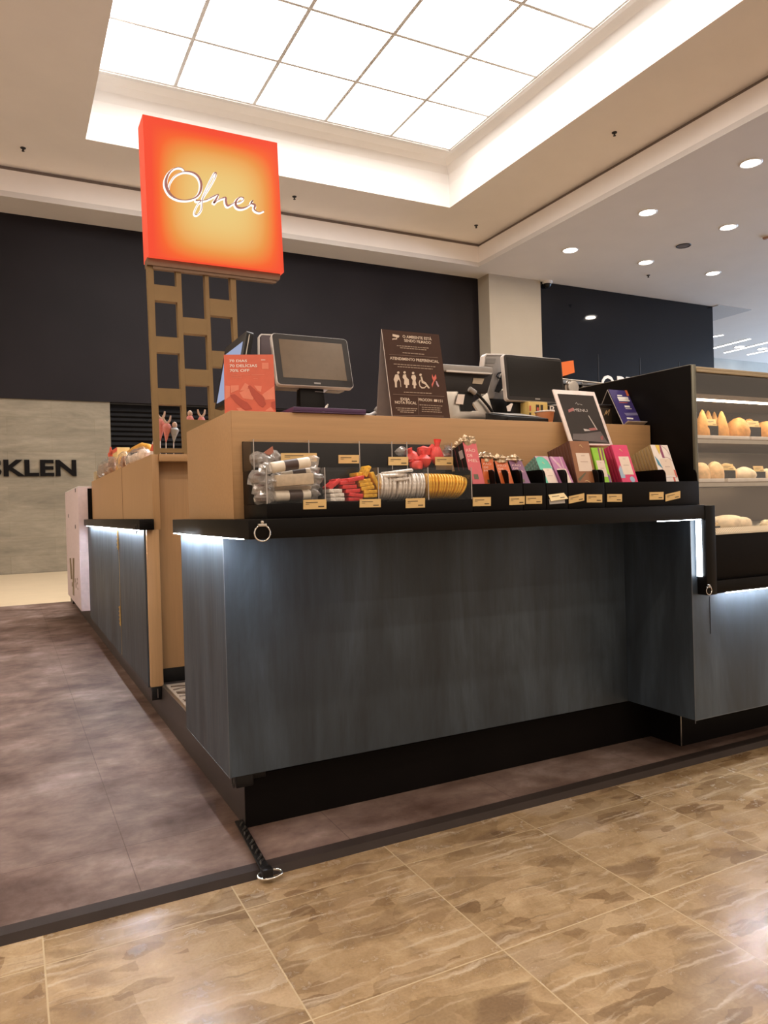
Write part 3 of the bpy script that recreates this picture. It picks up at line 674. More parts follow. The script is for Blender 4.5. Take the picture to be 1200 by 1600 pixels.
# right hand counter box under the display case
t = thing('display_counter', (2.9, 2.4, 0.165), 'dark slate-look counter box under the lit pastry display case', 'counter')
bx('body', slate, (2.221, 4.1, 1.895, 2.845, 0.191, 0.868), t)
bx('cheek', slate, (2.221, 2.2475, 1.895, 2.845, 0.8681, SLB - 0.0005), t)
b = MB(); b.box(2.4, 4.1, 2.1305, 2.84, 0.1655, 0.1905); b.build('plinth', plinth_m, t)
b = MB(); b.box(2.2195, 2.2215, 1.8935, 1.8955, 0.180, 0.925); b.box(2.2215, 4.1, 1.894, 1.8955, 0.1895, 0.1915); b.build('edge_strip', slate_edge, t)
b = MB(); b.box(2.312, 2.3135, 1.8935, 1.8949, 0.50, 0.64); b.build('seam', black, t)

# ---- black countertop slab with its turned-down leg
t = thing('countertop', (1.4, 2.3, SLB), 'long black countertop slab with turned-down end beside the display case', 'countertop')
b = MB(); b.box(0.549, 2.2475, 1.852, 2.845, SLB, SLT); b.build('slab', blackslab, t, 0.002)
b = MB(); b.box(2.248, 2.300, 1.850, 1.8935, 0.652, SLT - 0.003); b.build('end_leg', blackslab, t, 0.002)
b = MB(); b.box(0.551, 0.559, 1.93, 2.84, SLB - 0.0018, SLB - 0.0003); b.build('led_strip', led_cold, t)
b = MB(); b.box(2.03, 2.21, 1.866, 1.874, SLB - 0.003, SLB - 0.0005); b.box(2.2385, 2.2465, 1.868, 1.886, 0.72, SLB - 0.0005)
b.build('led_strip', em('cold_led_profile', (0.80, 0.90, 1.0), 20.0), t)
def ring_hook(name, c, r, label, parent=None, ax='y', tilt=0.0):
    t = thing(name, c, label, 'ring')
    pts = [Vector((r * math.cos(a), 0, r * math.sin(a))) for a in [k * PI / 14 for k in range(28)]]
    m = Matrix.Translation(Vector(c)) @ Matrix.Rotation(tilt, 4, 'X')
    MB().tube([m @ p for p in pts], r * 0.10, 8, closed=True).build('ring', chrome, t, smooth=True)
    MB().box(-r * 0.55, r * 0.55, -0.004, 0.006, r * 0.82, r * 1.16, m).build('clip', steel, t, 0.001)
    MB().lathe([(0.004, 0), (0.004, 0.006), (0, 0.007)], 10, (0, 0, 0), m @ Matrix.Translation((0, 0.003, r * 1.35)) @ Matrix.Rotation(PI / 2, 4, 'X')).build('screw', steel, t)
c = aty(410, 833, 1.842)
ring_hook('hook_ring', (c.x, c.y, c.z), 0.021, 'chrome ring hanging on the front left corner of the black countertop')
c = aty(1108, 923, 1.840)
ring_hook('hook_ring', (c.x, c.y, c.z), 0.014, 'small dark ring clip at the bottom of the countertop end leg')
c = atx(221, 825, 0.583)

# ---- wooden riser on the countertop
t = thing('riser', (1.4, 2.4, SLT), 'light beech riser box standing on the black countertop', 'counter riser')
bx('body', wood_h, (0.578, 2.2465, 2.095, 2.69, SLT, RT), t, 0.001)
b = MB(); b.box(0.5785, 0.5795, 2.0945, 2.0955, SLT, RT); b.build('edge_joint', make_wood('darker_beech_edge', (0.42, 0.23, 0.10)), t)

# ---- far left cabinet
YC = 3.70; YCE = 6.62
t = thing('side_cabinet', (0.9, 5.2, 0.165), 'far side cabinet with dark slate doors and light beech upper part', 'cabinet')
b = MB(); b.box(0.622, 0.6565, YC + 0.035, 3.7985, SLT + 0.0005, RT); b.box(0.622, 1.30, 3.7985, YCE, SLT + 0.0005, RT); b.build('upper_body', wood, t)
bx('end_post', wood, (0.590, 0.648, YC, YC + 0.0345, 0.166, SLB - 0.0005), t, 0.0008)
bx('end_post', wood, (0.622, 0.656, YC, YC + 0.0345, SLB, RT), t, 0.0008)
bx('core', plinth_m, (0.655, 1.30, 3.86, YCE, 0.1655, SLB - 0.0005), t)
s1 = atx(187, 900, 0.582).y
for (y0, y1) in ((YC + 0.035, s1 - 0.004), (s1 + 0.004, YCE)):
    d = bx('door', slate, (0.582, 0.6545, y0, y1, 0.160, SLB - 0.001), t)
for (z0, z1) in ((0.80, 0.92), (0.34, 0.46)):
    d = MB(); d.tube([(0.5795, s1, z0), (0.5795, s1, z1)], 0.006, 8)
    for k in range(5): d.tube([(0.5795, s1, z0 + 0.012 + k * 0.024), (0.5795, s1, z0 + 0.02 + k * 0.024)], 0.009, 8)
    d.build('hinge', brass, t)
bx('edge_strip', brass, (0.5805, 0.583, s1 - 0.003, s1 + 0.003, 0.165, 0.80), t)
sy = atx(191, 760, 0.622).y
bx('joint', pm('dark_wood_joint', (0.12, 0.06, 0.03), 0.8), (0.6208, 0.6222, sy - 0.002, sy + 0.002, SLT + 0.001, RT - 0.002), t)  # dark strip marking the seam in the beech
bx('corner_foot', black_pl, (0.592, 0.6385, YC + 0.002, YC + 0.05, 0.100, 0.1655), t, 0.002)
bx('foot_clip', chrome, (0.5905, 0.5918, YC - 0.003, YC + 0.003, 0.095, 0.150), t); bx('foot_clip', chrome, (0.618, 0.622, YC - 0.001, YC + 0.0015, 0.110, 0.155), t)
s = thing('side_countertop', (0.59, 5.2, SLB), 'narrow black ledge along the far side cabinet', 'countertop')
bx('slab', blackslab, (0.553, 0.6215, YC - 0.03, YCE, SLB, SLT), s, 0.002)
bx('led_strip', led_cold, (0.5555, 0.562, YC + 0.04, YCE - 0.20, SLB - 0.0018, SLB - 0.0003), s)
b = MB(); b.tube([(0.550, YC + 0.05 + 0.02 * math.cos(a), 0.935 + 0.02 * math.sin(a)) for a in [k * PI / 8 for k in range(16)]], 0.0025, 6, closed=True); b.build('hook_ring', dgrey_pl, s)

# walkway end panel that carries the lattice
t = thing('end_panel', (1.0, 3.77, 0.1655), 'tall light beech panel with a cap closing the kiosk walkway', 'panel')
bx('board', wood, (0.657, 1.30, 3.765, 3.795, 0.236, 1.2615), t, 0.001)
bx('cap', wood_h, (0.657, 1.30, 3.675, 3.795, 1.262, RT), t, 0.001)
bx('skirting', black_pl, (0.657, 1.30, 3.772, 3.795, 0.1655, 0.2355), t, 0.001)

# ---- lattice tower and backlit sign
YL = 3.70
t = thing('lattice_stand', (0.87, 3.72, RT), 'ochre metal lattice stand with staggered square openings under the orange sign', 'stand')
def ln(x0, y0, x1, y1, y): return x0 + (x1 - x0) * (y - y0) / (y1 - y0)
def Vx(k, y):     # picture column of every upright edge
    e = [((230, 416), (242, 704)), ((240, 422), (250, 700)), ((275, 422), (287, 700)), ((283, 426), (292.5, 674)), ((320, 430), (329, 654)), ((326, 432), (335, 640)), ((360, 432), (364, 500)), ((368.5, 432), (371.3, 520))][k]
    return ln(*e[0], *e[1], y)
def up(k0, k1, n='upright'):
    P = []
    for k, y in ((k0, 414), (k1, 419), (k1, 704), (k0, 704)):
        p = aty(Vx(k, y), y, YL); p.z = RT + 0.0005 if y > 600 else 2.214; P.append(p)
    b = MB(); b.extr(P, (0, 0.042, 0)); b.build(n, gold_paint, t)
up(0, 1); up(2, 3); up(4, 5); up(6, 7)
def rail(k0, k1, ya, yb):
    sl = 0.085
    P = []
    for k, y in ((k0, ya), (k1, ya), (k1, yb), (k0, yb)):
        mid = (Vx(k0, y) + Vx(k1, y)) / 2
        yy = y + (Vx(k, y) - mid) * 0.075
        P.append(aty(Vx(k, y), yy, YL + 0.0005))
    za = (P[0].z + P[1].z) / 2; zb = (P[2].z + P[3].z) / 2
    P[0].z = P[1].z = za; P[2].z = P[3].z = max(zb, RT + 0.0005)
    b = MB(); b.extr(P, (0, 0.041, 0)); b.build('crosspiece', gold_paint, t)
for ya, yb in ((446, 470.5), (526.5, 551), (607, 632.5), (700.5, 707)): rail(1, 2, ya, yb)
for ya, yb in ((497, 522), (577, 602), (656, 684)): rail(3, 4, ya, yb)
for ya, yb in ((468, 494), (549, 574), (630, 655)): rail(5, 6, ya, yb)
b = MB()
P = [(0.628, 2.2145), (1.285, 2.2145), (1.300, 2.220), (1.303, 2.234), (1.303, 2.2500), (0.628, 2.2500)]
b.hull8([(x, 3.685, z) for x, z in P], [(x, 3.760, z) for x, z in P]); b.build('top_rail', gold_rail, t)
b = MB(); b.box(0.655, 1.28, 3.69, 3.698, 2.200, 2.2144); b.build('top_rail_lip', gold_rail, t)

YS = 3.657
qs = Quad(aty(232.5, 399.4, YS), aty(443.7, 425.5, YS), aty(433, 223, YS), aty(222.8, 178.4, YS))
zb = 2.2505
t = thing('lightbox_sign', (0.98, 3.73, zb), 'square backlit orange sign with handwritten white-edged lettering', 'sign')
m, nt, bs = _nodes('backlit_orange_sheet')
tc = nt.nodes.new('ShaderNodeTexCoord'); sp = nt.nodes.new('ShaderNodeSeparateXYZ'); nt.links.new(tc.outputs['Generated'], sp.inputs[0])
def mth(op, a, b_=None):
    n = nt.nodes.new('ShaderNodeMath'); n.operation = op
    for i, v in enumerate((a, b_)):
        if v is None: continue
        if hasattr(v, 'links'): nt.links.new(v, n.inputs[i])
        else: n.inputs[i].default_value = v
    return n.outputs[0]
def bump01(v, c, wd): # 1 inside, falling to 0 at the rim
    d = mth('ABSOLUTE', mth('SUBTRACT', v, c)); d = mth('DIVIDE', d, wd); d = mth('POWER', d, 2.9); return mth('MAXIMUM', mth('SUBTRACT', 1.0, d), 0.0)
f = mth('MULTIPLY', bump01(sp.outputs[0], 0.52, 0.47), bump01(sp.outputs[2], 0.46, 0.50))
rp = _ramp(nt, f, [(0.0, (1.10, 0.085, 0.035)), (0.25, (1.12, 0.15, 0.030)), (0.55, (1.0, 0.36, 0.070)), (0.82, (1.0, 0.58, 0.17)), (1.0, (1.0, 0.72, 0.25))])
nt.links.new(rp.outputs[0], bs.inputs['Emission Color']); bs.inputs['Emission Strength'].default_value = 0.88
bs.inputs['Base Color'].default_value = (0.03, 0.004, 0.002, 1); bs.inputs['Roughness'].default_value = 0.3; bs.inputs['Specular IOR Level'].default_value = 0.15
b = MB(); qs.rect(b, 0.0, 0.0, 1, 1, -0.003, 0.0); b.build('lit_face', m, t)
b = MB(); b.hull8([qs.p(s_, t_, -0.0032) for s_, t_ in ((0, 0), (1, 0), (1, 1), (0, 1))], [qs.p(s_, t_, -0.0032) + Vector((0, 0.14, 0)) for s_, t_ in ((0, 0), (1, 0), (1, 1), (0, 1))])
b.build('case', em('backlit_red_orange_side', (1.0, 0.085, 0.035), 1.0), t)
def sign_pts(L):
    out = []
    for x, y, wd in L:
        p = aty(240 + x / 6.316, 240 + y / 6.316, YS)
        # coordinates on the sheet
        v = p - qs.BL; ux = qs.BR - qs.BL; uy = qs.TL - qs.BL
        m2 = Matrix(((ux.dot(ux), ux.dot(uy)), (ux.dot(uy), uy.dot(uy)))).inverted() @ Vector((v.dot(ux), v.dot(uy)))
        out.append((m2.x, m2.y, wd))
    return out
k = 0.00055
O_ = [(150, 350, 4), (165, 290, 3), (210, 225, 3), (270, 190, 3), (330, 180, 8), (400, 195, 15), (450, 240, 18), (472, 310, 20), (458, 385, 16), (415, 435, 10), (340, 460, 6), (270, 460, 6), (210, 440, 12), (160, 400, 22), (128, 340, 26), (120, 280, 22), (140, 215, 14), (180, 165, 6), (230, 140, 3), (280, 145, 3), (312, 178, 3)]
F_ = [(478, 462, 3), (500, 400, 3), (540, 310, 3), (590, 215, 4), (612, 190, 10), (620, 205, 8), (600, 260, 3), (550, 345, 3), (495, 430, 3), (482, 480, 4), (478, 535, 5), (462, 575, 4), (430, 605, 3), (405, 600, 3), (410, 560, 3), (440, 500, 3), (470, 466, 8), (420, 468, 8), (425, 455, 4)]
N_ = [(480, 468, 4), (530, 455, 5), (590, 425, 8), (640, 405, 6), (622, 445, 14), (595, 490, 16), (630, 465, 4), (690, 438, 8), (715, 440, 14), (715, 475, 18), (728, 515, 18), (760, 508, 8), (800, 485, 4)]
E_ = [(800, 483, 4), (845, 482, 5), (885, 460, 5), (888, 438, 7), (855, 433, 7), (820, 465, 14), (812, 505, 20), (835, 535, 18), (880, 540, 12), (925, 525, 7), (960, 502, 4)]
R_ = [(955, 505, 4), (975, 475, 10), (985, 462, 6), (965, 490, 12), (1003, 510, 18), (995, 545, 14), (1012, 568, 8), (1050, 580, 4), (1095, 562, 2)]
bw = MB(); bd = MB()
for L in (O_, F_, N_, E_, R_):
    back = [(x - 5, y + 9, wd + 15) for x, y, wd in L]
    ribbon(qs, bw, [(a_, c_, d_ * k) for a_, c_, d_ in sign_pts(back)], 0.0004, 0.004)
    ribbon(qs, bd, [(a_, c_, d_ * k) for a_, c_, d_ in sign_pts(L)], 0.0045, 0.0075)
bw.build('lettering_edge', em('lit_letter_edge', (1.0, 0.97, 0.92), 1.25), t)
bd.build('lettering', pm('mauve_letter_face', (0.40, 0.17, 0.17), 0.4), t)

# second, distant lightbox behind the counter
q2 = Quad(aty(879, 588, 5.5), aty(898, 582, 5.5), aty(896, 563, 5.5), aty(876, 566, 5.5))
t = thing('lightbox_sign', (q2.p(0.5, 0, 0).x, 5.5, -0.0145), 'small distant orange lit sign box seen past the right monitor', 'sign')
b = MB(); b.hull8([q2.p(s_, t_, 0) for s_, t_ in ((0, 0), (1, 0), (1, 1), (0, 1))], [q2.p(s_, t_, -0.09) for s_, t_ in ((0, 0), (1, 0), (1, 1), (0, 1))]); b.build('case', em('backlit_orange_box', (1.0, 0.17, 0.02), 0.95), t)
c = q2.p(0.5, 0, -0.05); b = MB(); b.box(c.x - 0.02, c.x + 0.02, c.y - 0.015, c.y + 0.015, -0.0149, c.z); b.build('post', black_pl, t)

# ---- floor seam guide rail with ring, front left
t = thing('strap', (0.61, 2.13, 0.0), 'black webbing strap with steel ring lying on the floor at the platform corner', 'strap')
b = MB(); P0 = atz(373, 1284, 0.012); P1 = atz(416, 1362, 0.012); dx = Vector((0.013, 0, 0))
b.extr([P0 - dx, P0 + dx, P1 + dx, P1 - dx], (0, 0, 0.006)); b.build('webbing', black_pl, t, 0.002)
b = MB()
for k_ in range(9):
    a = P0.lerp(P1, 0.12 + k_ * 0.095); b.tube([a + Vector((-0.008, -0.012, 0.0075)), a + Vector((0.006 * math.sin(k_ * 2.1), 0, 0.011)), a + Vector((0.008, 0.016, 0.0075))], 0.0028, 6)
b.build('stitching', pm('dark_metal_link', (0.12, 0.11, 0.10), 0.3, 0.8), t)
b = MB(); e_ = P1 + Vector((0.0, -0.008, 0)); b.box(e_.x - 0.015, e_.x + 0.015, e_.y - 0.012, e_.y + 0.016, 0.002, 0.026); b.build('clip', black_pl, t, 0.003)
b = MB(); rc = atz(422, 1367, 0.002); b.tube([rc + Vector((0.034 * math.cos(a), 0.017 * math.sin(a), 0.002 + 0.004 * math.sin(a))) for a in [k_ * PI / 14 for k_ in range(28)]], 0.0038, 8, closed=True); b.build('ring', chrome, t, smooth=True)

# ---- white cabinet at the far end
y0 = 6.625; x0 = 0.513
yf = atx(104, 850, x0).y
t = thing('white_cabinet', (0.62, 6.9, 0.1655), 'tall pale white cabinet with a gold emblem at the far end of the kiosk', 'cabinet')
bx('body', white_box_m, (x0, 1.1, y0, yf, 0.215, 1.252), t, 0.004)
bx('plinth', plinth_m, (0.645, 1.1, y0 + 0.01, yf - 0.02, 0.1655, 0.2145), t)
bx('top', white_pl, (x0 + 0.002, 1.1, y0 + 0.002, yf - 0.002, 1.2525, 1.262), t)
bx('painted_side_gap', black, (0.588, 0.6225, y0 - 0.004, y0 - 0.0005, 0.96, 1.24), t)  # black strip painted in for the shaded gap next to the side cabinet
bx('orange_panel', pm('orange_side_paint', (0.42, 0.13, 0.06), 0.5), (0.600, 0.622, y0 - 0.004, y0 - 0.0005, 0.26, 0.88), t)
bx('foot', black_pl, (x0 + 0.02, 0.60, yf - 0.35, yf - 0.05, 0.15, 0.2145), t)
q = Quad((x0, yf, 0.215), (x0, y0, 0.215), (x0, y0, 1.252), (x0, yf, 1.252))
def st(q, px, py):
    n = q.n; r = ray(px, py); tt = (q.BL - EYE).dot(n) / r.dot(n); p = EYE + r * tt
    v = p - q.BL; ux = q.BR - q.BL; uy = q.TL - q.BL
    mm = Matrix(((ux.dot(ux), ux.dot(uy)), (ux.dot(uy), uy.dot(uy)))).inverted() @ Vector((v.dot(ux), v.dot(uy)))
    return mm.x, mm.y
b = MB()
for pts in ([(109, 872), (111, 872), (113, 905), (111, 905)], [(114, 872), (116, 872), (116, 931), (114, 929)]):
    q.poly(b, [st(q, *p) for p in pts], 0.0002, 0.003)
for (px, py, r) in ((113, 913, 0.02), (118, 907, 0.018), (119, 915, 0.02), (115, 918, 0.018), (121, 911, 0.012), (122, 920, 0.008), (121, 905, 0.01)):
    s_, t_ = st(q, px, py); q.disc(b, s_, t_, r * 0.75, 0.0002, 0.003, 10)
b.build('emblem', pm('dull_gold_emblem', (0.17, 0.115, 0.045), 0.45, 0.3), t)
for px, py in ((118, 766), (107, 806), (118, 823)):
    b = MB(); s_, t_ = st(q, px, py); q.disc(b, s_, t_, 0.012, 0.0002, 0.003, 10); b.build('knob', dgrey_pl, t)

# ---- snack bags and boxes on the far cabinet
TZ = RT + 0.0005
def pbox(px0, py0, px1, py1, x, mat, name, label, cat, depth=0.1, parts=None):
    a = atx(px0, py1, x); c = atx(px1, py0, x); 
    y0_, y1_ = min(a.y, c.y), max(a.y, c.y)
    return y0_, y1_, c.z
def bag(px0, py0, px1, py1, label, body_m, wrap=True, seed=1, x=0.690):
    A = atx(px0, (py0 + py1) / 2, x); B = atx(px1, (py0 + py1) / 2, x); cy = (A.y + B.y) / 2; ry = abs(A.y - B.y) / 2
    zt = atx((px0 + px1) / 2, py0, x).z
    h = max(zt - TZ, 0.03)
    t = thing('snack_bag', (x, cy, TZ), label, 'snack bag')
    rx = 0.05
    for i in range(5):
        fy = cy - ry * 0.7 + i * ry * 0.35
        MB().blob((x + 0.01 * (i % 2), fy, TZ + h * 0.42), (rx * 0.7, ry * 0.24, h * 0.40), 10, seed + i, 0.09, 2, flat=-h * 0.40).build('biscuit', body_m, t, smooth=True)
    MB().blob((x, cy, TZ + h * 0.5), (rx, ry, h * 0.55), 18, seed, 0.06, 3.5, flat=-h * 0.497).build('wrapper', thin_bag, t, smooth=False)
snack_br = pm('brown_biscuit', (0.30, 0.15, 0.08), 0.6, var=0.4, scale=40)
snack_wh = pm('sugared_biscuit', (0.72, 0.56, 0.44), 0.6, var=0.2, scale=50)
snack_go = pm('golden_packet', (0.72, 0.36, 0.05), 0.35, var=0.2, scale=30)
bag(155, 716, 182, 738, 'clear bag of brown biscuits, farthest bag on the side cabinet', snack_br, seed=3)
bag(188, 708, 201, 724, 'small clear bag with brown round pastry between two pale bags', snack_br, seed=5)
bag(200, 702, 230, 719, 'large crumpled clear bag of pale biscuits nearest the lattice', snack_wh, seed=9)
for (px0, py0, px1, py1, mt, l) in ((180, 714, 190, 727, snack_go, 'small gold packet box among the bags on the side cabinet'), (147, 736, 152, 744, pm('beige_packet', (0.40, 0.30, 0.17), 0.5), 'tiny beige packet at the far end of the side cabinet')):
    A = atx(px0, py1, 0.67); B = atx(px1, py1, 0.67); zt = atx(px1, py0, 0.67).z
    t = thing('packet', (0.70, (A.y + B.y) / 2, TZ), l, 'packet'); ya, yb_ = sorted((A.y, B.y))
    bx('box', mt, (0.66, 0.73, ya, ya + min(0.2, (yb_ - ya) * 0.7), TZ + 0.01, max(zt, TZ + 0.05)), t, 0.002)
    bx('base', black, (0.658, 0.732, ya - 0.002, ya + min(0.2, (yb_ - ya) * 0.7) + 0.002, TZ, TZ + 0.01), t)
t = thing('packet', (0.80, 6.0, TZ), 'yellow and red printed box standing behind the biscuit bags', 'packet')
zt = atx(175, 704, 0.80).z; ya = atx(183, 712, 0.80).y; yb_ = atx(169, 712, 0.80).y
qq = Quad((0.80, yb_, TZ), (0.80, ya, TZ), (0.80, ya, zt), (0.80, yb_, zt))
bx('box', pm('yellow_box_print', (0.72, 0.50, 0.20), 0.45), (0.80, 0.90, ya, yb_, TZ, zt), t, 0.003)
b = MB(); qq.disc(b, 0.32, 0.66, 0.22, 0.0004, 0.002); qq.rect(b, 0.0, 0.88, 1, 1, 0.0004, 0.002); b.build('printed_mark', pm('red_box_print', (0.75, 0.09, 0.04), 0.4), t)
# golden open ribbon bag and the tall tent card by the lattice
t = thing('gift_wrap', (0.80, 4.75, TZ), 'golden curved ribbon-like packet lying behind the pale bag', 'packet')
b = MB(); P = [(200, 706), (210, 702), (222, 697), (234, 698), (238, 704)]
b.tube([atx(px, py, 0.80) for px, py in P], 0.018, 8, rfun=lambda u: 0.45 + 0.9 * math.sin(PI * min(1, u * 1.1))); 
b.build('ribbon', snack_go, t, smooth=True)
b = MB(); b.blob(atx(231, 704, 0.80), (0.03, 0.10, 0.035), 12, 4, 0.08); 
o = b.build('knot', snack_go, t, smooth=True)
b = MB(); b.blob((0.80, 4.7, TZ + 0.022), (0.04, 0.16, 0.0215), 12, 5, 0.03); b.build('base_fold', snack_go, t, smooth=True)
t = thing('tent_card', (0.71, 3.9, TZ), 'white and orange tent card leaning beside the lattice stand', 'card')
A = [(233, 706), (246, 706), (246, 682), (241, 680)]
yy = 3.90
P = [aty(px, py, yy) for px, py in A]; P[0].z = P[1].z = TZ
b = MB(); b.extr(P, (0, 0.006, 0)); b.build('card', paper, t)
Q = [aty(234.2, 705, yy - 0.001), aty(246, 705, yy - 0.001), aty(246, 694, yy - 0.001), aty(237, 694, yy - 0.001)]
b = MB(); b.extr(Q, (0, 0.0008, 0)); b.build('printed_band', promo_m, t)
# stick ornaments behind the lattice
orn_p = pm('pink_paper_cone', (0.60, 0.20, 0.17), 0.5, var=0.15, scale=60); orn_g = pm('silver_paper_cone', (0.34, 0.36, 0.37), 0.4, var=0.25, scale=60); orn_t = pm('pale_twist', (0.55, 0.38, 0.28), 0.5)
def ornament(px, pyt, pyb, m_, label, w_=0.024, y=3.98, horns=True):
    top = aty(px, pyt, y); bot = aty(px - 1.5, pyb, y)
    t = thing('stick_ornament', (bot.x, y, TZ), label, 'ornament')
    b = MB(); d = (bot - top); L = d.length
    b.tube([top.lerp(bot, u) for u in (0, .15, .3, .5, .75, 1)], w_, 12, rfun=lambda u: 0.28 + 0.75 * math.sin(PI * min(1, u * 1.5 + 0.12)) if u < 0.35 else max(0.06, 1.0 * (1 - (u - 0.3) * 1.35)))
    b.build('cone', m_, t, smooth=True)
    b = MB(); c0 = top + Vector((0, 0, -0.002))
    if horns:
        for sx in (-1, 1): b.tube([c0, c0 + Vector((sx * 0.016, 0, 0.022)), c0 + Vector((sx * 0.020, 0, 0.045))], 0.007, 8, rfun=lambda u: 1 - 0.4 * u)
    else: b.blob(c0 + Vector((0, 0, 0.015)), (0.014, 0.014, 0.018), 10)
    b.build('twisted_top', orn_t, t, smooth=True)
    b = MB(); b.tube([bot + Vector((0, 0, 0.01)), Vector((bot.x - 0.002, y, TZ))], 0.0022, 6); b.build('stick', paper, t)
ornament(261, 662, 692, orn_p, 'tall pink cone ornament on a stick in the lowest left lattice opening')
ornament(273, 668, 692, orn_g, 'silver cone ornament on a stick in the lowest left lattice opening', horns=False)
ornament(252, 655, 690, orn_p, 'pink cone ornament partly hidden by the leftmost lattice upright', y=4.05)
ornament(297, 650, 690, orn_p, 'pink cone ornament at the left of the second lattice opening', y=4.05, horns=False)
ornament(315, 652, 690, orn_p, 'pink horned ornament at the right of the second lattice opening', y=4.05)

# ================================================================== THE DISPLAY CASE
t = thing('display_case', (2.9, 2.2, SLB), 'tall black-sided glass pastry display case with lit shelves', 'display case')
CX0, CX1, CY0, CY1, CZ1 = 2.2665, 3.9, 1.905, 2.50, 1.492
side_m = black
P = [(1.902, SLT + 0.0005), (CY1, SLT + 0.0005), (CY1, 1.505), (1.902, 1.498)]
b = MB(); b.hull8([(2.252, y, z) for y, z in P], [(2.266, y, z) for y, z in P]); b.build('side_panel', side_m, t)
b = MB(); b.hull8([(2.2515, 1.902, 1.4985), (2.2665, 1.902, 1.4985), (2.2665, 1.902, 1.5), (2.2515, 1.902, 1.5)], [(2.2515, CY1, 1.5055), (2.2665, CY1, 1.5055), (2.2665, CY1, 1.507), (2.2515, CY1, 1.507)]); b.build('edge_trim', alu_edge, t)
bx('front_post', pm('greenish_grey_profile', (0.16, 0.155, 0.12), 0.35, 0.5), (2.2525, 2.2665, 1.890, 1.9015, SLT + 0.0005, 1.498), t, 0.001)
bx('base_panel', black, (2.301, CX1, 1.872, 1.893, 0.702, 0.868), t, 0.001)
bx('front_band', blackslab, (2.301, CX1, 1.852, 1.893, 0.655, 0.701), t, 0.002)
bx('led_strip', led_cold, (2.36, CX1, 1.856, 1.862, 0.6532, 0.6548), t)
cream = pm('cream_deck', (0.62, 0.55, 0.44), 0.4)
b = MB(); b.box(2.301, CX1, 1.866, 1.904, 0.869, 0.874); b.box(2.267, CX1, 1.905, 2.46, 0.8690, 0.8850)
o = b.build('deck', cream, t)
b = MB(); b.hull8([(2.301, 1.868, 0.8745), (2.301, 1.874, 0.8745), (2.301, 1.890, 0.893), (2.301, 1.884, 0.893)], [(CX1, 1.868, 0.8745), (CX1, 1.874, 0.8745), (CX1, 1.890, 0.893), (CX1, 1.884, 0.893)])
m, nt, bs = _nodes('slotted_vent_strip')
tc = nt.nodes.new('ShaderNodeTexCoord'); wv = nt.nodes.new('ShaderNodeTexWave'); wv.bands_direction = 'X'; wv.inputs['Scale'].default_value = 32; nt.links.new(tc.outputs['Object'], wv.inputs['Vector'])
rr = _ramp(nt, wv.outputs['Fac'], [(0.35, (0.66, 0.55, 0.40)), (0.6, (0.33, 0.26, 0.19))]); nt.links.new(rr.outputs[0], bs.inputs['Base Color']); bs.inputs['Roughness'].default_value = 0.4
b.build('vent_strip', m, t)
bx('glass_front', glass, (2.2675, CX1, 1.8955, 1.8985, 0.894, 1.470), t)
b = MB(); b.box(2.2675, CX1, 1.888, 1.9015, 1.472, 1.480); b.box(2.2675, CX1, 1.891, 1.9015, 1.480, 1.492); b.build('top_rail', pm('bronze_profile', (0.38, 0.30, 0.20), 0.3, 0.7), t, 0.001)
bx('top_panel', pm('case_lid', (0.10, 0.085, 0.07), 0.4), (2.2675, CX1, 1.902, CY1, 1.480, 1.492), t)
bx('back_panel', pm('case_back_metal', (0.11, 0.080, 0.055), 0.22, 0.6, scale=4, var=0.15), (2.2675, CX1, 2.47, 2.4995, 0.8690, 1.479), t)
bx('inner_side', pm('case_side_metal', (0.30, 0.22, 0.14), 0.25, 0.5), (2.267, 2.2685, 1.906, 2.469, 0.8855, 1.479), t)
b = MB(); b.box(2.5, 2.56, 2.462, 2.4695, 0.94, 1.28); b.box(2.83, 2.89, 2.462, 2.4695, 0.94, 1.28); b.build('back_frame', dgrey_pl, t)
# shelves
shelf_m = pm('shelf_metal', (0.20, 0.155, 0.115), 0.3, 0.5)
for z0, ln_ in ((1.385, 0), (1.222, 1), (1.058, 1)):
    b = MB()
    if not ln_:
        b.box(2.269, CX1, 1.915, 2.20, z0 - 0.006, z0 + 0.012); b.build('lamp_canopy', shelf_m, t)
        bx('led_strip', led_warm, (2.275, CX1, 1.918, 1.930, z0 - 0.012, z0 - 0.0065), t)
    else:
        b.box(2.269, CX1, 1.920, 2.42, z0, z0 + 0.006); b.box(2.269, CX1, 1.913, 1.922, z0 - 0.010, z0 + 0.008); b.build('shelf', shelf_m, t, 0.001)
        bx('shelf_edge', steel, (2.269, CX1, 1.9115, 1.913, z0 - 0.010, z0 + 0.004), t)
        bx('led_strip', led_warm, (2.275, CX1, 1.930, 1.940, z0 - 0.0035, z0 - 0.0005), t)
# trays
def tray(x0, x1, z, label):
    t = thing('pastry_tray', ((x0 + x1) / 2, 2.1, z), label, 'tray')
    b = MB(); b.box(x0, x1, 1.928, 2.38, z, z + 0.003); b.build('base', paper, t)
    b = MB()
    for a0, a1, c0, c1 in ((x0, x1, 1.924, 1.929), (x0, x1, 2.379, 2.384), (x0, x0 + 0.005, 1.929, 2.379), (x1 - 0.005, x1, 1.929, 2.379)):
        b.box(a0, a1, c0, c1, z, z + 0.015)
    b.build('rim', white_pl, t, 0.001)
Z_S1, Z_S2, Z_D = 1.2285, 1.0645, 0.8856
tray(2.275, 2.60, Z_S1, 'white tray of drop-shaped savouries on the upper shelf'); tray(2.61, 2.98, Z_S1, 'white tray of round rolls on the upper shelf, right edge')
tray(2.275, 2.45, Z_S2, 'white tray of cheese breads on the middle shelf'); tray(2.47, 2.80, Z_S2, 'white tray with loaf-shaped rolls on the middle shelf')
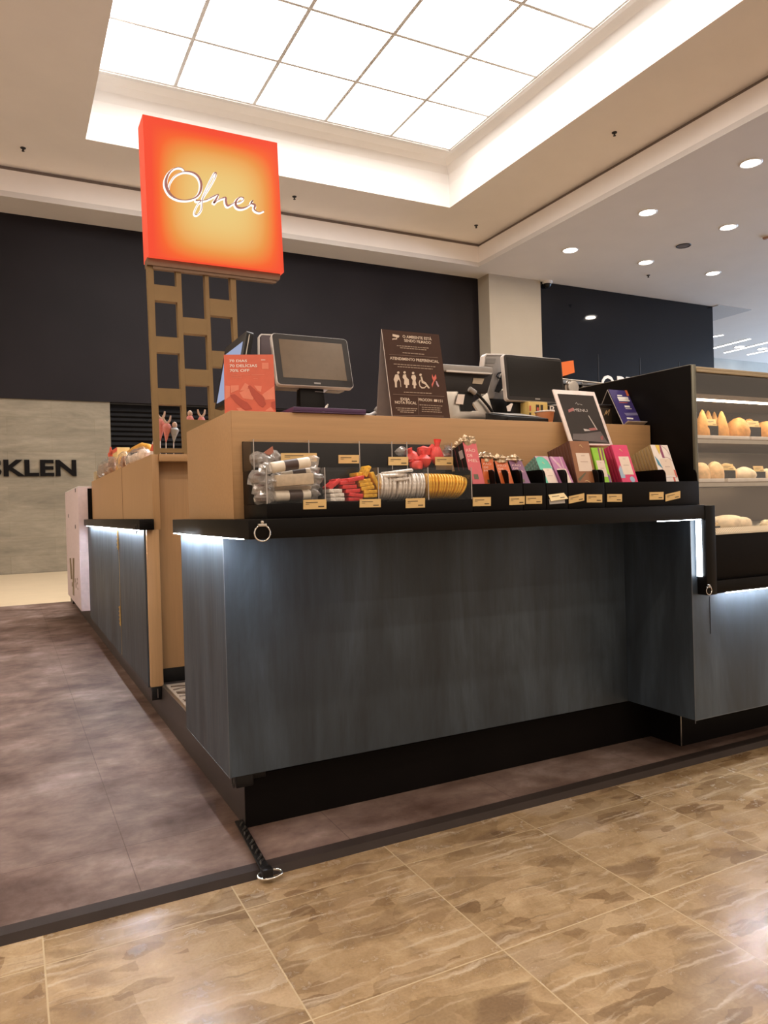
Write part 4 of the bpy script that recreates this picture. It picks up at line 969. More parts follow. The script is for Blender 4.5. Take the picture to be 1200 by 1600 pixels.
crust = pm('golden_crust', (0.68, 0.34, 0.10), 0.6, var=0.22, scale=60, bump=0.4)
pale_crust = pm('pale_bread_crust', (0.74, 0.50, 0.27), 0.6, var=0.25, scale=40, bump=0.4)
flour = pm('floury_bread', (0.80, 0.66, 0.48), 0.75, var=0.2, scale=35, bump=0.4)
def food(name, mb, mat, c, label, group):
    o = mb.build(name, mat, None, smooth=True, origin=c); tag(o, label, 'pastry', group); return o
def drop(px, pyt, y, label, z=Z_S1 + 0.0035, r=0.0275, m_=crust, zh=None):
    p = aty(px, pyt, y); h = p.z - z
    prof = [(0, 0), (r * 0.85, 0), (r, h * 0.12), (r * 0.95, h * 0.30), (r * 0.78, h * 0.52), (r * 0.54, h * 0.74), (r * 0.26, h * 0.93), (r * 0.10, h * 0.985), (0, h)]
    food('drop_savoury', MB().lathe(prof, 20, (p.x, y, z)), m_, (p.x, y, z), label, 'drop-shaped savouries')
drop(1097, 640, 1.965, 'tall drop-shaped golden savoury at the left front of the upper shelf')
drop(1127, 642, 1.965, 'tall drop-shaped golden savoury right of the first small price card')
drop(1106, 641, 2.02, 'drop-shaped golden savoury behind the first small price card', r=0.027)
drop(1116, 643, 2.05, 'drop-shaped golden savoury farthest back behind the first small price card', r=0.022)
drop(1086, 648, 2.02, 'drop-shaped golden savoury half hidden by the left edge of the case', r=0.022)
def loaf(px, pyt, pw, y, z, m_, label, seed=1, name='bread_roll', dz=0.5, group='bread rolls'):
    p = aty(px, pyt, y); a = aty(px - pw / 2, pyt, y); rx = abs(p.x - a.x); h = p.z - z
    food(name, MB().blob((p.x, y, z + h * 0.40), (rx * 1.05, rx * 0.95, h * 0.62), 20, seed, 0.035, 1.6, flat=-h * 0.40), m_, (p.x, y, z), label, group)
loaf(1151, 655, 26, 1.975, Z_S1 + 0.0035, crust, 'broad golden roll in the middle of the upper shelf', 3)
loaf(1171, 657, 18, 1.985, Z_S1 + 0.0035, crust, 'golden roll behind the second price card on the upper shelf', 4)
loaf(1197, 658, 22, 1.975, Z_S1 + 0.0035, crust, 'golden roll on the upper shelf at the right edge', 5)
loaf(1094, 723, 20, 1.965, Z_S2 + 0.0035, pale_crust, 'round cheese bread at the left end of the middle shelf', 6)
loaf(1117, 723, 20, 1.965, Z_S2 + 0.0035, pale_crust, 'browned cheese bread left of the middle shelf price card', 7)
loaf(1135, 724, 20, 1.99, Z_S2 + 0.0035, pale_crust, 'cheese bread behind the left price card on the middle shelf', 8)
loaf(1162, 730, 26, 1.965, Z_S2 + 0.0035, flour, 'flat pale roll between the two price cards on the middle shelf', 9)
loaf(1197, 733, 16, 1.975, Z_S2 + 0.0035, flour, 'pale roll at the right edge of the middle shelf', 10)
loaf(1120, 807, 22, 2.00, Z_D, flour, 'floury bread at the left of the bottom deck', 11, group='floury breads')
loaf(1138, 805, 34, 1.965, Z_D, flour, 'large floury bread in the middle of the bottom deck heap', 12, group='floury breads')
loaf(1155, 808, 26, 1.94, Z_D, flour, 'floury bread at the right of the bottom deck heap', 13, group='floury breads')
loaf(1197, 812, 12, 1.96, Z_D, flour, 'floury bread at the far right edge of the bottom deck', 14, group='floury breads')
def case_card(px0, py0, px1, py1, y, z, label):
    a = aty(px0, py1, y); c = aty(px1, py0, y)
    t = thing('price_card', ((a.x + c.x) / 2, y, z), label, 'price card')
    zb_ = max(a.z, z + 0.012)
    q = Quad((a.x, y, zb_), (c.x, y, zb_), (c.x, y + 0.006, c.z), (a.x, y + 0.006, c.z))
    b = MB(); q.rect(b, 0, 0, 1, 1, -0.002, 0); o = b.build('card', label_m, t)
    b = MB(); q.rect(b, 0.1, 0.62, 0.75, 0.68); q.rect(b, 0.1, 0.42, 0.5, 0.46); q.rect(b, 0.6, 0.18, 0.92, 0.26); b.build('print', ink_dark, o)
    b = MB(); b.box(a.x - 0.002, c.x + 0.002, y - 0.004, y + 0.014, z, zb_); b.build('holder', black_pl, t)
case_card(1105, 655, 1120, 665, 1.945, Z_S1 + 0.0035, 'small price card before the drop-shaped savouries')
case_card(1169, 658, 1187, 667, 1.945, Z_S1 + 0.0035, 'price card on the upper shelf before the round roll')
case_card(1130, 725, 1147, 735, 1.945, Z_S2 + 0.0035, 'price card on the middle shelf beside the cheese breads')
case_card(1179, 728, 1194, 737, 1.945, Z_S2 + 0.0035, 'price card on the middle shelf at the right')
case_card(1113, 816, 1123, 825, 1.935, Z_D, 'price card at the left end of the bottom deck')

# ================================================================== SWEETS DISPLAY, LEFT HALF (clear bins)
X0 = 0.606
t = thing('sweets_display', (0.93, 1.98, SLT), 'black two-tier counter display with clear acrylic bins of wrapped sweets', 'display stand')
Z0 = SLT + 0.0005
FZ = 1.022; BZ = 1.118             # floors of front and back tiers
FT, BT = 1.118, 1.203              # tops of the clear fronts
XR = 1.256
b = MB(); b.box(X0, XR, 1.872, 2.086, Z0, FZ - 0.0005); b.build('base', black, t, 0.001)
b = MB(); b.box(X0, XR, 1.984, 2.086, FZ, BZ - 0.0005); b.build('step', black, t, 0.001)
b = MB(); b.box(X0, 1.255, 2.080, 2.088, BZ, 1.206); b.build('back_panel', blackm, t, 0.001)
div = [0.774, 0.938, 1.102]; divb = [0.771, 0.931, 1.04, 1.092]
bx('acrylic_front', acrylic, (X0, XR, 1.874, 1.8765, FZ, FT), t)
bx('acrylic_front', acrylic, (X0, XR, 1.980, 1.9825, FZ + 0.001, BT), t)
for x in [X0 + 0.0015] + div + [XR - 0.0015]:
    bx('acrylic_divider', acrylic, (x - 0.0012, x + 0.0012, 1.877, 1.9798, FZ, FT), t)
    bx('divider_edge', acrylic_edge, (x - 0.0012, x + 0.0012, 1.8725, 1.8738, FZ, FT), t)
for x in [X0 + 0.0015] + divb + [XR - 0.0015]:
    bx('acrylic_divider', acrylic, (x - 0.0012, x + 0.0012, 1.983, 2.0795, BZ, BT), t)
    bx('divider_edge', acrylic_edge, (x - 0.0012, x + 0.0012, 1.9785, 1.9798, BZ, BT), t)

def price(px0, py0, px1, py1, y, label, dl=0.0, dr=0.0, tilt=0.001, lift=0.0):
    """gold price card; dl/dr lift its left/right end (pixels)"""
    q = Quad(aty(px0, py1 - dl, y), aty(px1, py1 - dr, y), aty(px1, py0 - dr, y + tilt), aty(px0, py0 - dl, y + tilt))
    t = thing('price_card', q.p(0.5, 0, 0), label, 'price card')
    b = MB(); q.rect(b, 0, 0, 1, 1, -0.0012, 0); o = b.build('card', label_m, t)
    b = MB(); q.rect(b, 0.10, 0.66, 0.62, 0.73); q.rect(b, 0.10, 0.50, 0.25, 0.54); q.rect(b, 0.64, 0.20, 0.90, 0.31); b.build('print', ink_dark, o)
    return q
PF = 1.8695
for a in ((474, 781, 510, 796, 'price card on the front edge under the bread-stick bin', 0, 1), (562, 780, 595, 793, 'price card on the front edge under the gold tablets', 0, 0.5),
          (634, 779, 664, 794, 'price card on the front edge under the silver discs', 0, 1)):
    price(a[0], a[1], a[2], a[3], PF, a[4], a[5], a[6])
PB = 1.9755
for a in ((439, 708, 495, 721, 'wide price card on the back tier above the bread sticks'), (529, 711, 561, 724, 'price card on the back tier above the gold tablets'),
          (607, 714, 638, 727, 'price card on the back tier left of the red pouches'), (680, 714, 708, 727, 'price card on the back tier right of the red pouches')):
    price(a[0], a[1], a[2], a[3], PB, a[4], tilt=0.002)
# bread sticks in clear wrap
roll_w = pm('white_printed_wrap', (0.74, 0.66, 0.55), 0.35, var=0.06, scale=50); roll_c = pm('cream_biscuit_wrap', (0.58, 0.46, 0.33), 0.35, var=0.15, scale=60)
lab_b = pm('dark_brown_band', (0.055, 0.030, 0.025), 0.4)
def stick_pack(pL, pR, thick, y, label, m_, band=None, sq=False):
    A = aty(*pL, y); B = aty(*pR, y); d = (B - A).normalized(); up_ = Vector((0, 0, 1)); up_ = (up_ - d * up_.dot(d)).normalized()
    L = (B - A).length; r = thick / 2
    t = thing('biscuit_pack', (A + B) / 2 - Vector((0, 0, r)), label, 'biscuit pack', 'wrapped biscuit packs')
    M4 = Matrix((( d.x, 0, up_.x, A.x), (d.y, 1, up_.y, A.y), (d.z, 0, up_.z, A.z), (0, 0, 0, 1)))
    b = MB()
    if sq: b.box(0, L, -r * 1.2, r * 1.2, -r, r, M4); b.build('wrapper', m_, t, 0.004)
    else:
        b.tube([A + d * (L * u) for u in (0, 0.03, 0.1, 0.5, 0.9, 0.97, 1)], r, 16, rfun=lambda u: 1 if 0.05 < u < 0.95 else 0.86); b.build('wrapper', m_, t, smooth=True)
    if band:
        b = MB()
        if sq: b.box(L * band[0], L * band[1], -r * 1.22, r * 1.22, -r * 1.01, r * 1.01, M4)
        else: b.tube([A + d * L * band[0], A + d * L * band[1]], r * 1.02, 16)
        b.build('band', lab_b, t, smooth=not sq)
    for e, sg in ((A, -1), (B, 1)):
        MB().blob(e + d * sg * 0.012, (0.018, r * 1.2, r * 1.05), 12, int(L * 1e4) + sg, 0.16, 3).build('twisted_end', cello, t)
    return t
stick_pack((429, 775.5), (484, 773), 0.030, 1.912, 'white wrapped biscuit roll with brown band at the bottom of the bin', roll_w, (0.38, 0.76))
stick_pack((428, 764), (484, 762), 0.022, 1.935, 'plain cream biscuit pack second from the bottom of the bin', roll_c)
stick_pack((428, 752), (487, 748), 0.032, 1.905, 'square cream biscuit pack in the middle of the bin', roll_c, None, True)
stick_pack((440, 742), (484, 736), 0.022, 1.94, 'white biscuit roll with brown band half hidden behind the top roll', roll_w, (0.36, 0.82))
stick_pack((423, 731), (483, 722), 0.030, 1.905, 'topmost white wrapped biscuit roll with brown band', roll_w, (0.33, 0.68))
# brown sweets in the left of both tiers
br_m = pm('dark_chocolate_wrap', (0.10, 0.055, 0.045), 0.35, var=0.4, scale=70); salmon = pm('salmon_label', (0.48, 0.16, 0.10), 0.5)
def sweet(px, py, r, y, m_, label, group='brown wrapped sweets', seed=1, wrap=True, z=None):
    c = aty(px, py, y)
    t = thing('wrapped_sweet', (c.x, c.y, c.z - r * 0.8), label, 'sweet', group)
    MB().blob(c, (r, r * 0.8, r * 0.8), 12, seed, 0.08, 2).build('sweet', m_, t, smooth=True)
    if wrap:
        MB().blob(c, (r * 1.25, r * 0.95, r), 12, seed + 9, 0.12, 3.1).build('wrapper', cello, t)
    return t
for i, (px, py, r, y, l) in enumerate(((403, 718, 0.022, 2.01, 'brown wrapped sweet at the far left of the back tier'), (413, 722, 0.020, 2.0, 'brown wrapped sweet second from left on the back tier'),
          (424, 716, 0.024, 2.02, 'brown wrapped sweet in the middle of the back tier heap'), (432, 720, 0.020, 2.0, 'brown wrapped sweet beside the wide price card'))):
    sweet(px, py, r, y, br_m, l, seed=i + 3)
for i, (px, py, r, y, l) in enumerate(((404, 748, 0.022, 1.935, 'brown wrapped sweet at the top left of the front bin'), (408, 764, 0.022, 1.93, 'brown wrapped sweet in the middle left of the front bin'), (410, 778, 0.020, 1.92, 'brown wrapped sweet at the bottom left of the front bin'))):
    sweet(px, py, r, y, br_m, l, seed=i + 13)
p = [aty(x, y, 2.0) for x, y in ((412, 707), (426, 697), (428, 708), (420, 711))]
b = MB(); b.extr(p, (0, 0.002, 0)); o = b.build('sweet_tag', salmon); tag(o, 'small salmon paper tag sticking out of the brown sweets', 'tag')
# flat tablets, stacked
red_m = pm('red_foil_wrap', (0.74, 0.040, 0.040), 0.32, var=0.2, scale=60, bump=0.5); gold_m = pm('gold_foil_wrap', (0.86, 0.45, 0.035), 0.30, 0.25, var=0.25, scale=70, bump=0.9); silv_m = pm('silver_foil_wrap', (0.80, 0.74, 0.68), 0.32, 0.25, var=0.25, scale=110, bump=0.9)
def tablet_mesh(mat):
    b = MB(); b.box(-0.022, 0.022, -0.026, 0.026, -0.0055, 0.0055); return b.build('foil_tablet', mat, None, 0.002, origin=(0, 0, 0))
def place_tablets(mat, rows, group, cat='chocolate'):
    proto = None
    for px, py, y, rot, wd, label in rows:
        if proto is None: proto = o = tablet_mesh(mat)
        else: o = proto.copy(); C.objects.link(o)
        c = aty(px, py, y); o.location = c; o.rotation_euler = (0, -math.radians(rot), 0); o.scale = (wd, 1, 1); tag(o, label, cat, group)
place_tablets(silv_m, [(522, 780.5, 1.915, 0, 1.0, 'silver foil tablet at the bottom of the small white stack'), (521.5, 774, 1.915, 2, 0.98, 'silver foil tablet in the middle of the small white stack'), (519, 767.5, 1.915, 0, 0.9, 'silver foil tablet on top of the small white stack')], 'silver foil tablets')
place_tablets(red_m, [(550, 780, 1.915, 1, 1.0, 'red foil tablet at the bottom of the stack'), (551, 774, 1.912, -6, 0.98, 'red foil tablet second from the bottom of the stack'), (546, 767.5, 1.914, 2, 1.0, 'red foil tablet third from the bottom of the stack'),
    (541, 761, 1.916, 2, 1.0, 'red foil tablet fourth from the bottom of the stack'), (538, 754.5, 1.914, 4, 1.05, 'red foil tablet just under the tilted top ones'), (551, 749, 1.908, 10, 1.15, 'topmost red foil tablet overlapping the gold ones'),
    (518, 757, 1.918, 36, 0.95, 'red foil tablet sliding off at the left of the stack'), (530, 751.5, 1.925, 3, 1.0, 'red foil tablet behind the tilted left one')], 'red foil tablets')
place_tablets(gold_m, [(573, 775, 1.915, 1, 0.98, 'gold foil tablet at the bottom of the stack'), (573, 769, 1.913, 2, 0.96, 'gold foil tablet second from the bottom of the stack'), (569, 763, 1.915, 8, 0.96, 'gold foil tablet third from the bottom of the stack'),
    (566.5, 757.5, 1.915, 5, 0.94, 'gold foil tablet fourth from the bottom of the stack'), (564, 752, 1.916, 6, 0.9, 'gold foil tablet fifth from the bottom beside the red ones'), (569, 737, 1.93, 62, 0.75, 'gold foil tablet standing on top of the stack'),
    (581, 752, 1.92, -66, 1.25, 'gold foil tablet leaning steeply against the divider'), (558, 742, 1.945, 0, 0.6, 'gold foil tablet lying far back behind the red ones'), (585, 764, 1.93, -72, 0.95, 'gold foil tablet wedged at the right divider')], 'gold foil tablets')
# discs on edge
def disc_mesh(mat, r):
    return MB().lathe([(0, -0.0038), (r * 0.93, -0.0038), (r, -0.0015), (r, 0.0015), (r * 0.93, 0.0038), (0, 0.0038)], 28).build('foil_disc', mat, None, smooth=True, origin=(0, 0, 0))
def row_discs(mat, pxs, pyc, y, r, leans, label, group):
    proto = None
    for i, px in enumerate(pxs):
        if proto is None: proto = o = disc_mesh(mat, r)
        else: o = proto.copy(); C.objects.link(o)
        c = aty(px, pyc, y); c.z = FZ + r * math.cos(math.radians(leans[i])) + 0.003
        o.location = c; o.rotation_euler = (0, PI / 2 - math.radians(leans[i]), math.radians(random.uniform(-5, 5) - 14 - leans[i] * 0.6)); tag(o, label, 'chocolate', group)
row_discs(silv_m, [592 + i * 4.35 for i in range(16)], 770, 1.928, 0.040, [-3 + random.uniform(-3, 3) for _ in range(16)], 'silver foil disc standing on edge in the upright row', 'silver discs on edge')
row_discs(gold_m, [665.5 + i * 3.9 for i in range(14)], 770, 1.928, 0.039, [-2, -3, -4, -6, -7, -9, -11, -12, -14, -16, -19, -22, -25, -29], 'gold foil disc standing on edge in the leaning row', 'gold discs on edge')
proto = None
for px, py, rot, label in ((617, 750, 4, 'silver foil disc lying lowest on top of the upright row'), (611, 743.5, 3, 'silver foil disc lying second on top of the upright row'), (620, 737.5, 6, 'silver foil disc lying topmost, slightly tilted')):
    if proto is None: proto = o = disc_mesh(silv_m, 0.050)
    else: o = proto.copy(); C.objects.link(o)
    o.location = aty(px, py, 1.93); o.rotation_euler = (0, -math.radians(rot), 0); o.scale = (1, 0.9, 1.3); tag(o, label, 'chocolate', 'silver discs lying flat')
# red pouches
red_p = pm('bright_red_wrap', (0.82, 0.070, 0.060), 0.38, var=0.15, scale=50)
def pouch(px, py, r, y, label, seed, tail=None, sc=(1, 0.8, 0.8)):
    c = aty(px, py, y); t = thing('red_pouch', (c.x, c.y, c.z - r * 0.8), label, 'sweet', 'red wrapped pouches')
    MB().blob(c, (r * sc[0], r * sc[1], r * sc[2]), 14, seed, 0.09, 1.8).build('pouch', red_p, t, smooth=True)
    T = tail or Vector((0.004, 0, r * 1.15)); n0 = c + Vector(T) * 0.55; n1 = c + Vector(T) * 1.35
    MB().tube([n0, n0.lerp(n1, 0.35), n1], r * 0.42, 10, rfun=lambda u: 0.5 + abs(u - 0.3) * 0.9).build('tied_top', red_p, t, smooth=True)
pouch(645, 716, 0.024, 2.01, 'leftmost red wrapped pouch on the back tier', 4, (-0.01, 0, 0.022))
pouch(663, 720, 0.026, 2.005, 'red wrapped pouch in the middle of the heap', 8, (0.0, 0, 0.024))
pouch(663, 706, 0.024, 2.035, 'red wrapped pouch lying on top of the heap', 12, (0.025, 0, 0.012), (1.1, 0.8, 0.7))
pouch(682, 713, 0.027, 2.02, 'red wrapped pouch with tall tied tail beside the right price card', 16, (0.004, 0, 0.040), (0.95, 0.8, 1.0))
pouch(650, 727, 0.020, 1.995, 'small red wrapped pouch at the bottom front of the heap', 20, (-0.012, 0, 0.012))
for i, (px, py, l) in enumerate(((628, 706, 'clear wrapped sweet behind the left divider of the red pouches'), (700, 704, 'dark wrapped sweet at the right end of the back tier'), (697, 712, 'small wrapped sweet behind the right price card'))):
    sweet(px, py, 0.016, 2.03, (cello, br_m, salmon)[i], l, 'small sweets beside the red pouches', i + 30)

# ================================================================== CHOCOLATE RACK, RIGHT HALF (black trays)
def tray_unit(x0, x1, label, h_front=1.068, h_side=1.112, dividers=()):
    t = thing('display_tray', ((x0 + x1) / 2, 1.98, Z0), label, 'display tray', None)
    bx('floor', black, (x0, x1, 1.876, 2.088, Z0, Z0 + 0.012), t)
    bx('front_wall', black, (x0, x1, 1.872, 1.8755, Z0, h_front), t, 0.0008)
    bx('back_wall', black, (x0, x1, 2.084, 2.088, Z0 + 0.0125, h_side), t)
    for x in (x0 + 0.0015, x1 - 0.0015) + tuple(dividers):
        P = [(1.876, Z0 + 0.0125), (1.876, h_front), (1.879, h_side - 0.014), (1.884, h_side - 0.004), (1.892, h_side), (2.0835, h_side), (2.0835, Z0 + 0.0125)]
        b = MB(); b.hull8([(x - 0.0013, y, z) for y, z in P], [(x + 0.0013, y, z) for y, z in P]); b.build('side_wall', black, t)
    return t
def X(px, y=1.875): return aty(px, 770, y).x
tray_unit(1.2575, X(816), 'black display tray of slim honey-cake bars beside the clear bins', dividers=(X(775), X(796)))
tray_unit(X(817), X(852), 'narrow black display tray holding the teal boxes')
tray_unit(X(853), X(886), 'narrow black display tray left of the brown chocolate boxes')
tray_unit(X(887), X(944), 'black display tray holding the brown and green chocolate boxes', dividers=(X(937),))
tray_unit(X(945), 2.244, 'widest black display tray holding the pink and patterned boxes', dividers=(X(1042),))
def box_row(TL, TR, BR, BL, n, th, name, labels, face_m, side_m_, deco, yb=1.897, group=None, ext=0.02, gap=0.0015):
    """n identical boxes one behind the other, leaning back; only the front one shows its face"""
    q0 = lean(BL, BR, TR, TL, yb)
    bx_, by_, bz_ = q0.BL, q0.BR, q0.TL
    drop_ = (q0.BL.z - (Z0 + 0.016)) ; 
    upv = (q0.TL - q0.BL).normalized()
    tail = min(ext, max(0.0, (q0.BL.z - Z0 - 0.02)))
    dBL = q0.BL - upv * tail; dBR = q0.BR - upv * tail
    q = Quad(dBL, dBR, q0.TR, q0.TL)
    back = -q0.n
    for k in range(n):
        qq = q.move(back * (th + gap) * k)
        # keep the feet inside the tray floor
        lo = qq.BL.z - th * abs(back.z)
        if lo < Z0 + 0.0125:
            l2 = (Z0 + 0.0125 - lo) / upv.z; qq = Quad(qq.BL + upv * l2, qq.BR + upv * l2, qq.TR, qq.TL)
        t = thing(name, qq.p(0.5, 0, 0), labels[0] if k == 0 else labels[1], 'chocolate box', group)
        b = MB(); b.hull8([qq.p(s_, t_, 0) for s_, t_ in ((0, 0), (1, 0), (1, 1), (0, 1))], [qq.p(s_, t_, -th) for s_, t_ in ((0, 0), (1, 0), (1, 1), (0, 1))]); o = b.build('box', side_m_, t, 0.0007)
        b = MB(); qq.rect(b, 0.01, 0.0, 0.99, 0.995, 0.0002, 0.0006); fo = b.build('front_face', face_m, t)
        deco(qq, fo, k)
    return q
cream_lab = pm('cream_label', (0.70, 0.57, 0.48), 0.5, var=0.03)
def label_deco(t0, t1, s0=0.18, s1=0.9, extra=None):
    def f(q, t, k):
        b = MB(); q.rect(b, s0, t0, s1, t1, 0.0007, 0.0011); b.build('label', cream_lab, t)
        if k == 0:
            b = MB(); q.rect(b, s0 + 0.25, t1 - 0.06, s1 - 0.25, t1 - 0.05, 0.0012, 0.0014); q.rect(b, s0 + 0.15, (t0 + t1) / 2, s1 - 0.15, (t0 + t1) / 2 + 0.012, 0.0012, 0.0014); b.build('print', pm('faint_print', (0.40, 0.28, 0.22), 0.6) if 'faint_print' not in MATS else MATS['faint_print'], t)
            if extra: extra(q, t)
    return f
foil = pm('crumpled_gold_foil', (0.50, 0.38, 0.26), 0.28, 0.9, var=0.5, scale=60, bump=0.8)
seal_m = pm('olive_seal', (0.10, 0.085, 0.04), 0.4)
def bar_deco(txt_col):
    def f(q, t, k):
        b = MB(); s0 = 0.10
        for i, w_ in enumerate(('PÃO', 'DE', 'MEL')):
            text_on(q, b, w_, 0.14, 0.80 - i * 0.105, 0.062, s1=(0.80, 0.52, 0.86)[i], d=0.0009)
        b.build('lettering', txt_col, t)
        b = MB(); q.rect(b, 0.30, 0.24, 0.62, 0.34, 0.0007, 0.0013); b.build('seal', seal_m, t)
        c = q.p(0.5, 1.0, -0.008)
        b = MB(); b.blob(c + Vector((0, 0, 0.006)), (q.w * 0.52, 0.014, 0.016), 16, int(q.BL.x * 1000), 0.16, 3.0); b.build('foil_top', foil, t.parent)
    return f
pale_txt = pm('pale_rose_print', (0.78, 0.52, 0.45), 0.5)
pink_f = pm('rose_pink_pack', (0.60, 0.095, 0.115), 0.4); orange_f = pm('orange_pack', (0.62, 0.13, 0.030), 0.4); purple_f = pm('purple_pack', (0.20, 0.085, 0.17), 0.4)
box_row((722.4, 690.4), (743.7, 692), (758, 758), (737, 758), 3, 0.024, 'honey_cake_bar', ('tall rose pink honey cake bar with foil top', 'rose pink honey cake bar standing behind the tall front one'), pink_f, blackm, bar_deco(pale_txt), group='rose pink honey cake bars')
box_row((750.7, 716), (770.5, 717), (774.6, 757), (757, 757), 2, 0.022, 'honey_cake_bar', ('orange honey cake bar next to the rose pink one', 'orange honey cake bar behind the front left one'), orange_f, blackm, bar_deco(pale_txt), yb=1.905)
box_row((771.7, 720), (793, 720.5), (802.6, 757), (784, 757), 2, 0.022, 'honey_cake_bar', ('second orange honey cake bar, beside the purple one', 'orange honey cake bar behind the second one'), orange_f, blackm, bar_deco(pale_txt), yb=1.895)
box_row((793.8, 720), (815, 720), (829, 756), (809, 756), 2, 0.022, 'honey_cake_bar', ('purple honey cake bar with foil top', 'purple honey cake bar behind the front one'), purple_f, blackm, bar_deco(pale_txt), yb=1.895)
xb = aty(737, 758, 1.897).x - 0.0012
b = MB(); b.extr([atx(px, py, xb) for px, py in ((716.5, 706), (722, 703), (725, 715), (719.5, 718.5))], (-0.0006, 0, 0))
o = b.build('barcode_label', paper_grey, bpy.data.objects['honey_cake_bar'])
# teal, lilac
teal_f = pm('teal_box', (0.10, 0.47, 0.34), 0.45); lilac_f = pm('lilac_box', (0.42, 0.16, 0.32), 0.45); lil_l = pm('pale_lilac_print', (0.56, 0.36, 0.44), 0.5)
brown_f = pm('chestnut_box', (0.27, 0.105, 0.040), 0.45); brown_d = pm('dark_chestnut_side', (0.10, 0.035, 0.022), 0.5); green_f = pm('lime_green_box', (0.26, 0.53, 0.020), 0.45)
hot_f = pm('hot_pink_box', (0.62, 0.020, 0.120), 0.42); hot_s = pm('magenta_box_side', (0.46, 0.015, 0.085), 0.45); plum = pm('plum_print', (0.24, 0.04, 0.12), 0.5); sky = pm('pale_blue_print', (0.30, 0.40, 0.52), 0.5)
multi_f = pm('ivory_box', (0.74, 0.66, 0.62), 0.45); multi_s = pm('khaki_box_side', (0.33, 0.23, 0.09), 0.5); blue_p = pm('blue_print', (0.05, 0.25, 0.38), 0.5); yel_p = pm('yellow_print', (0.72, 0.50, 0.08), 0.5); purp_p = pm('violet_print', (0.22, 0.08, 0.26), 0.5)
logo_g = pm('gold_logo_print', (0.70, 0.50, 0.25), 0.4)
def logo(q, t, s_, t_, col=logo_g, k=0.14):
    b = MB(); ribbon(q, b, [(s_ - k * 0.6, t_ + 0.02, 0.0012), (s_ - k * 0.2, t_ + 0.035, 0.002), (s_ + k * 0.2, t_, 0.0016), (s_ + k * 0.6, t_ - 0.02, 0.001)], 0.0007, 0.0011); b.build('logo', col, t)
def ex_teal(q, t):
    b = MB(); q.poly(b, [(0.0, 1.0), (0.0, 0.93), (0.25, 0.985), (0.6, 0.97), (0.85, 0.86), (1.0, 0.62), (1.0, 1.0)], 0.0007, 0.001); q.poly(b, [(0.9, 0.6), (1, 0.55), (1, 0.12), (0.9, 0.12)], 0.0007, 0.001); b.build('swirl', lil_l, t); logo(q, t, 0.45, 0.78)
def ex_lil(q, t):
    b = MB(); q.poly(b, [(0.05, 1.0), (0.2, 1.0), (0.62, 0.62), (0.45, 0.62)], 0.0007, 0.001); q.poly(b, [(0.72, 1.0), (0.8, 1.0), (0.75, 0.62), (0.66, 0.62)], 0.0007, 0.001); b.build('swirl', lil_l, t); logo(q, t, 0.45, 0.75)
def ex_br(q, t):
    logo(q, t, 0.55, 0.88); logo(q, t, 0.55, 0.13, logo_g, 0.3)
    b = MB(); q.poly(b, [(0.06, 0.2), (0.5, 0.34), (0.5, 0.31), (0.12, 0.15)], 0.0007, 0.001); b.build('swirl', seal_m, t)
def ex_gr(q, t):
    b = MB()
    for s_ in (0.52, 0.78): q.poly(b, [(s_, 0.99), (s_ + 0.12, 0.99), (s_ + 0.05, 0.6), (s_ - 0.06, 0.6)], 0.0007, 0.001)
    b.build('stripe', plum, t); b = MB(); q.poly(b, [(0.68, 0.99), (0.73, 0.99), (0.69, 0.6), (0.63, 0.6)], 0.0007, 0.001); b.build('stripe', yel_p, t)
    b = MB(); q.poly(b, [(0.78, 0.36), (0.96, 0.3), (0.96, 0.1), (0.8, 0.12)], 0.0007, 0.001); b.build('stripe', purp_p, t)
def ex_hot(q, t):
    logo(q, t, 0.5, 0.86); b = MB(); q.poly(b, [(0.0, 0.42), (0.16, 0.52), (0.3, 0.3), (0.26, 0.22), (0.0, 0.22)], 0.0007, 0.001); q.disc(b, 0.68, 0.19, 0.15, 0.0007, 0.001); b.build('swirl', sky, t)
def ex_mul(q, t):
    for pts, mm, nm in (([(0.05, 0.72), (0.18, 0.62), (0.3, 0.42), (0.1, 0.52)], blue_p, 'print_mark'), ([(0.27, 0.99), (0.5, 0.99), (0.48, 0.88), (0.36, 0.76)], yel_p, 'print_mark'), ([(0.44, 0.99), (0.58, 0.99), (0.60, 0.68), (0.48, 0.68)], plum, 'print_mark'),
                    ([(0.72, 0.22), (0.8, 0.22), (0.8, 0.02), (0.70, 0.02)], ink_red, 'print_mark'), ([(0.1, 0.2), (0.28, 0.08), (0.1, 0.06)], blue_p, 'print_mark'), ([(0.88, 0.4), (0.97, 0.38), (0.97, 0.22), (0.9, 0.22)], ink_red, 'print_mark')):
        b = MB(); q.poly(b, pts, 0.0012, 0.0016); b.build(nm, mm, t)
    b = MB()
    for L in ([(0.6, 0.98, 0.001), (0.8, 0.9, 0.001), (0.95, 0.75, 0.001)], [(0.55, 0.7, 0.001), (0.8, 0.68, 0.001), (0.98, 0.6, 0.001)], [(0.3, 0.2, 0.001), (0.6, 0.22, 0.001), (0.9, 0.2, 0.001)]): ribbon(q, b, L, 0.0012, 0.0015)
    b.build('line_pattern', plum, t)
box_row((834.3, 712.5), (856.3, 713.6), (871.7, 755.8), (854, 756), 6, 0.0125, 'chocolate_box', ('teal chocolate box with cream label at the front of its row', 'teal chocolate box in the row behind the front one'), teal_f, pm('teal_lilac_side', (0.16, 0.27, 0.24), 0.5, var=0.5, scale=120), label_deco(0.15, 0.62, 0.22, 0.92, ex_teal), group='teal chocolate boxes')
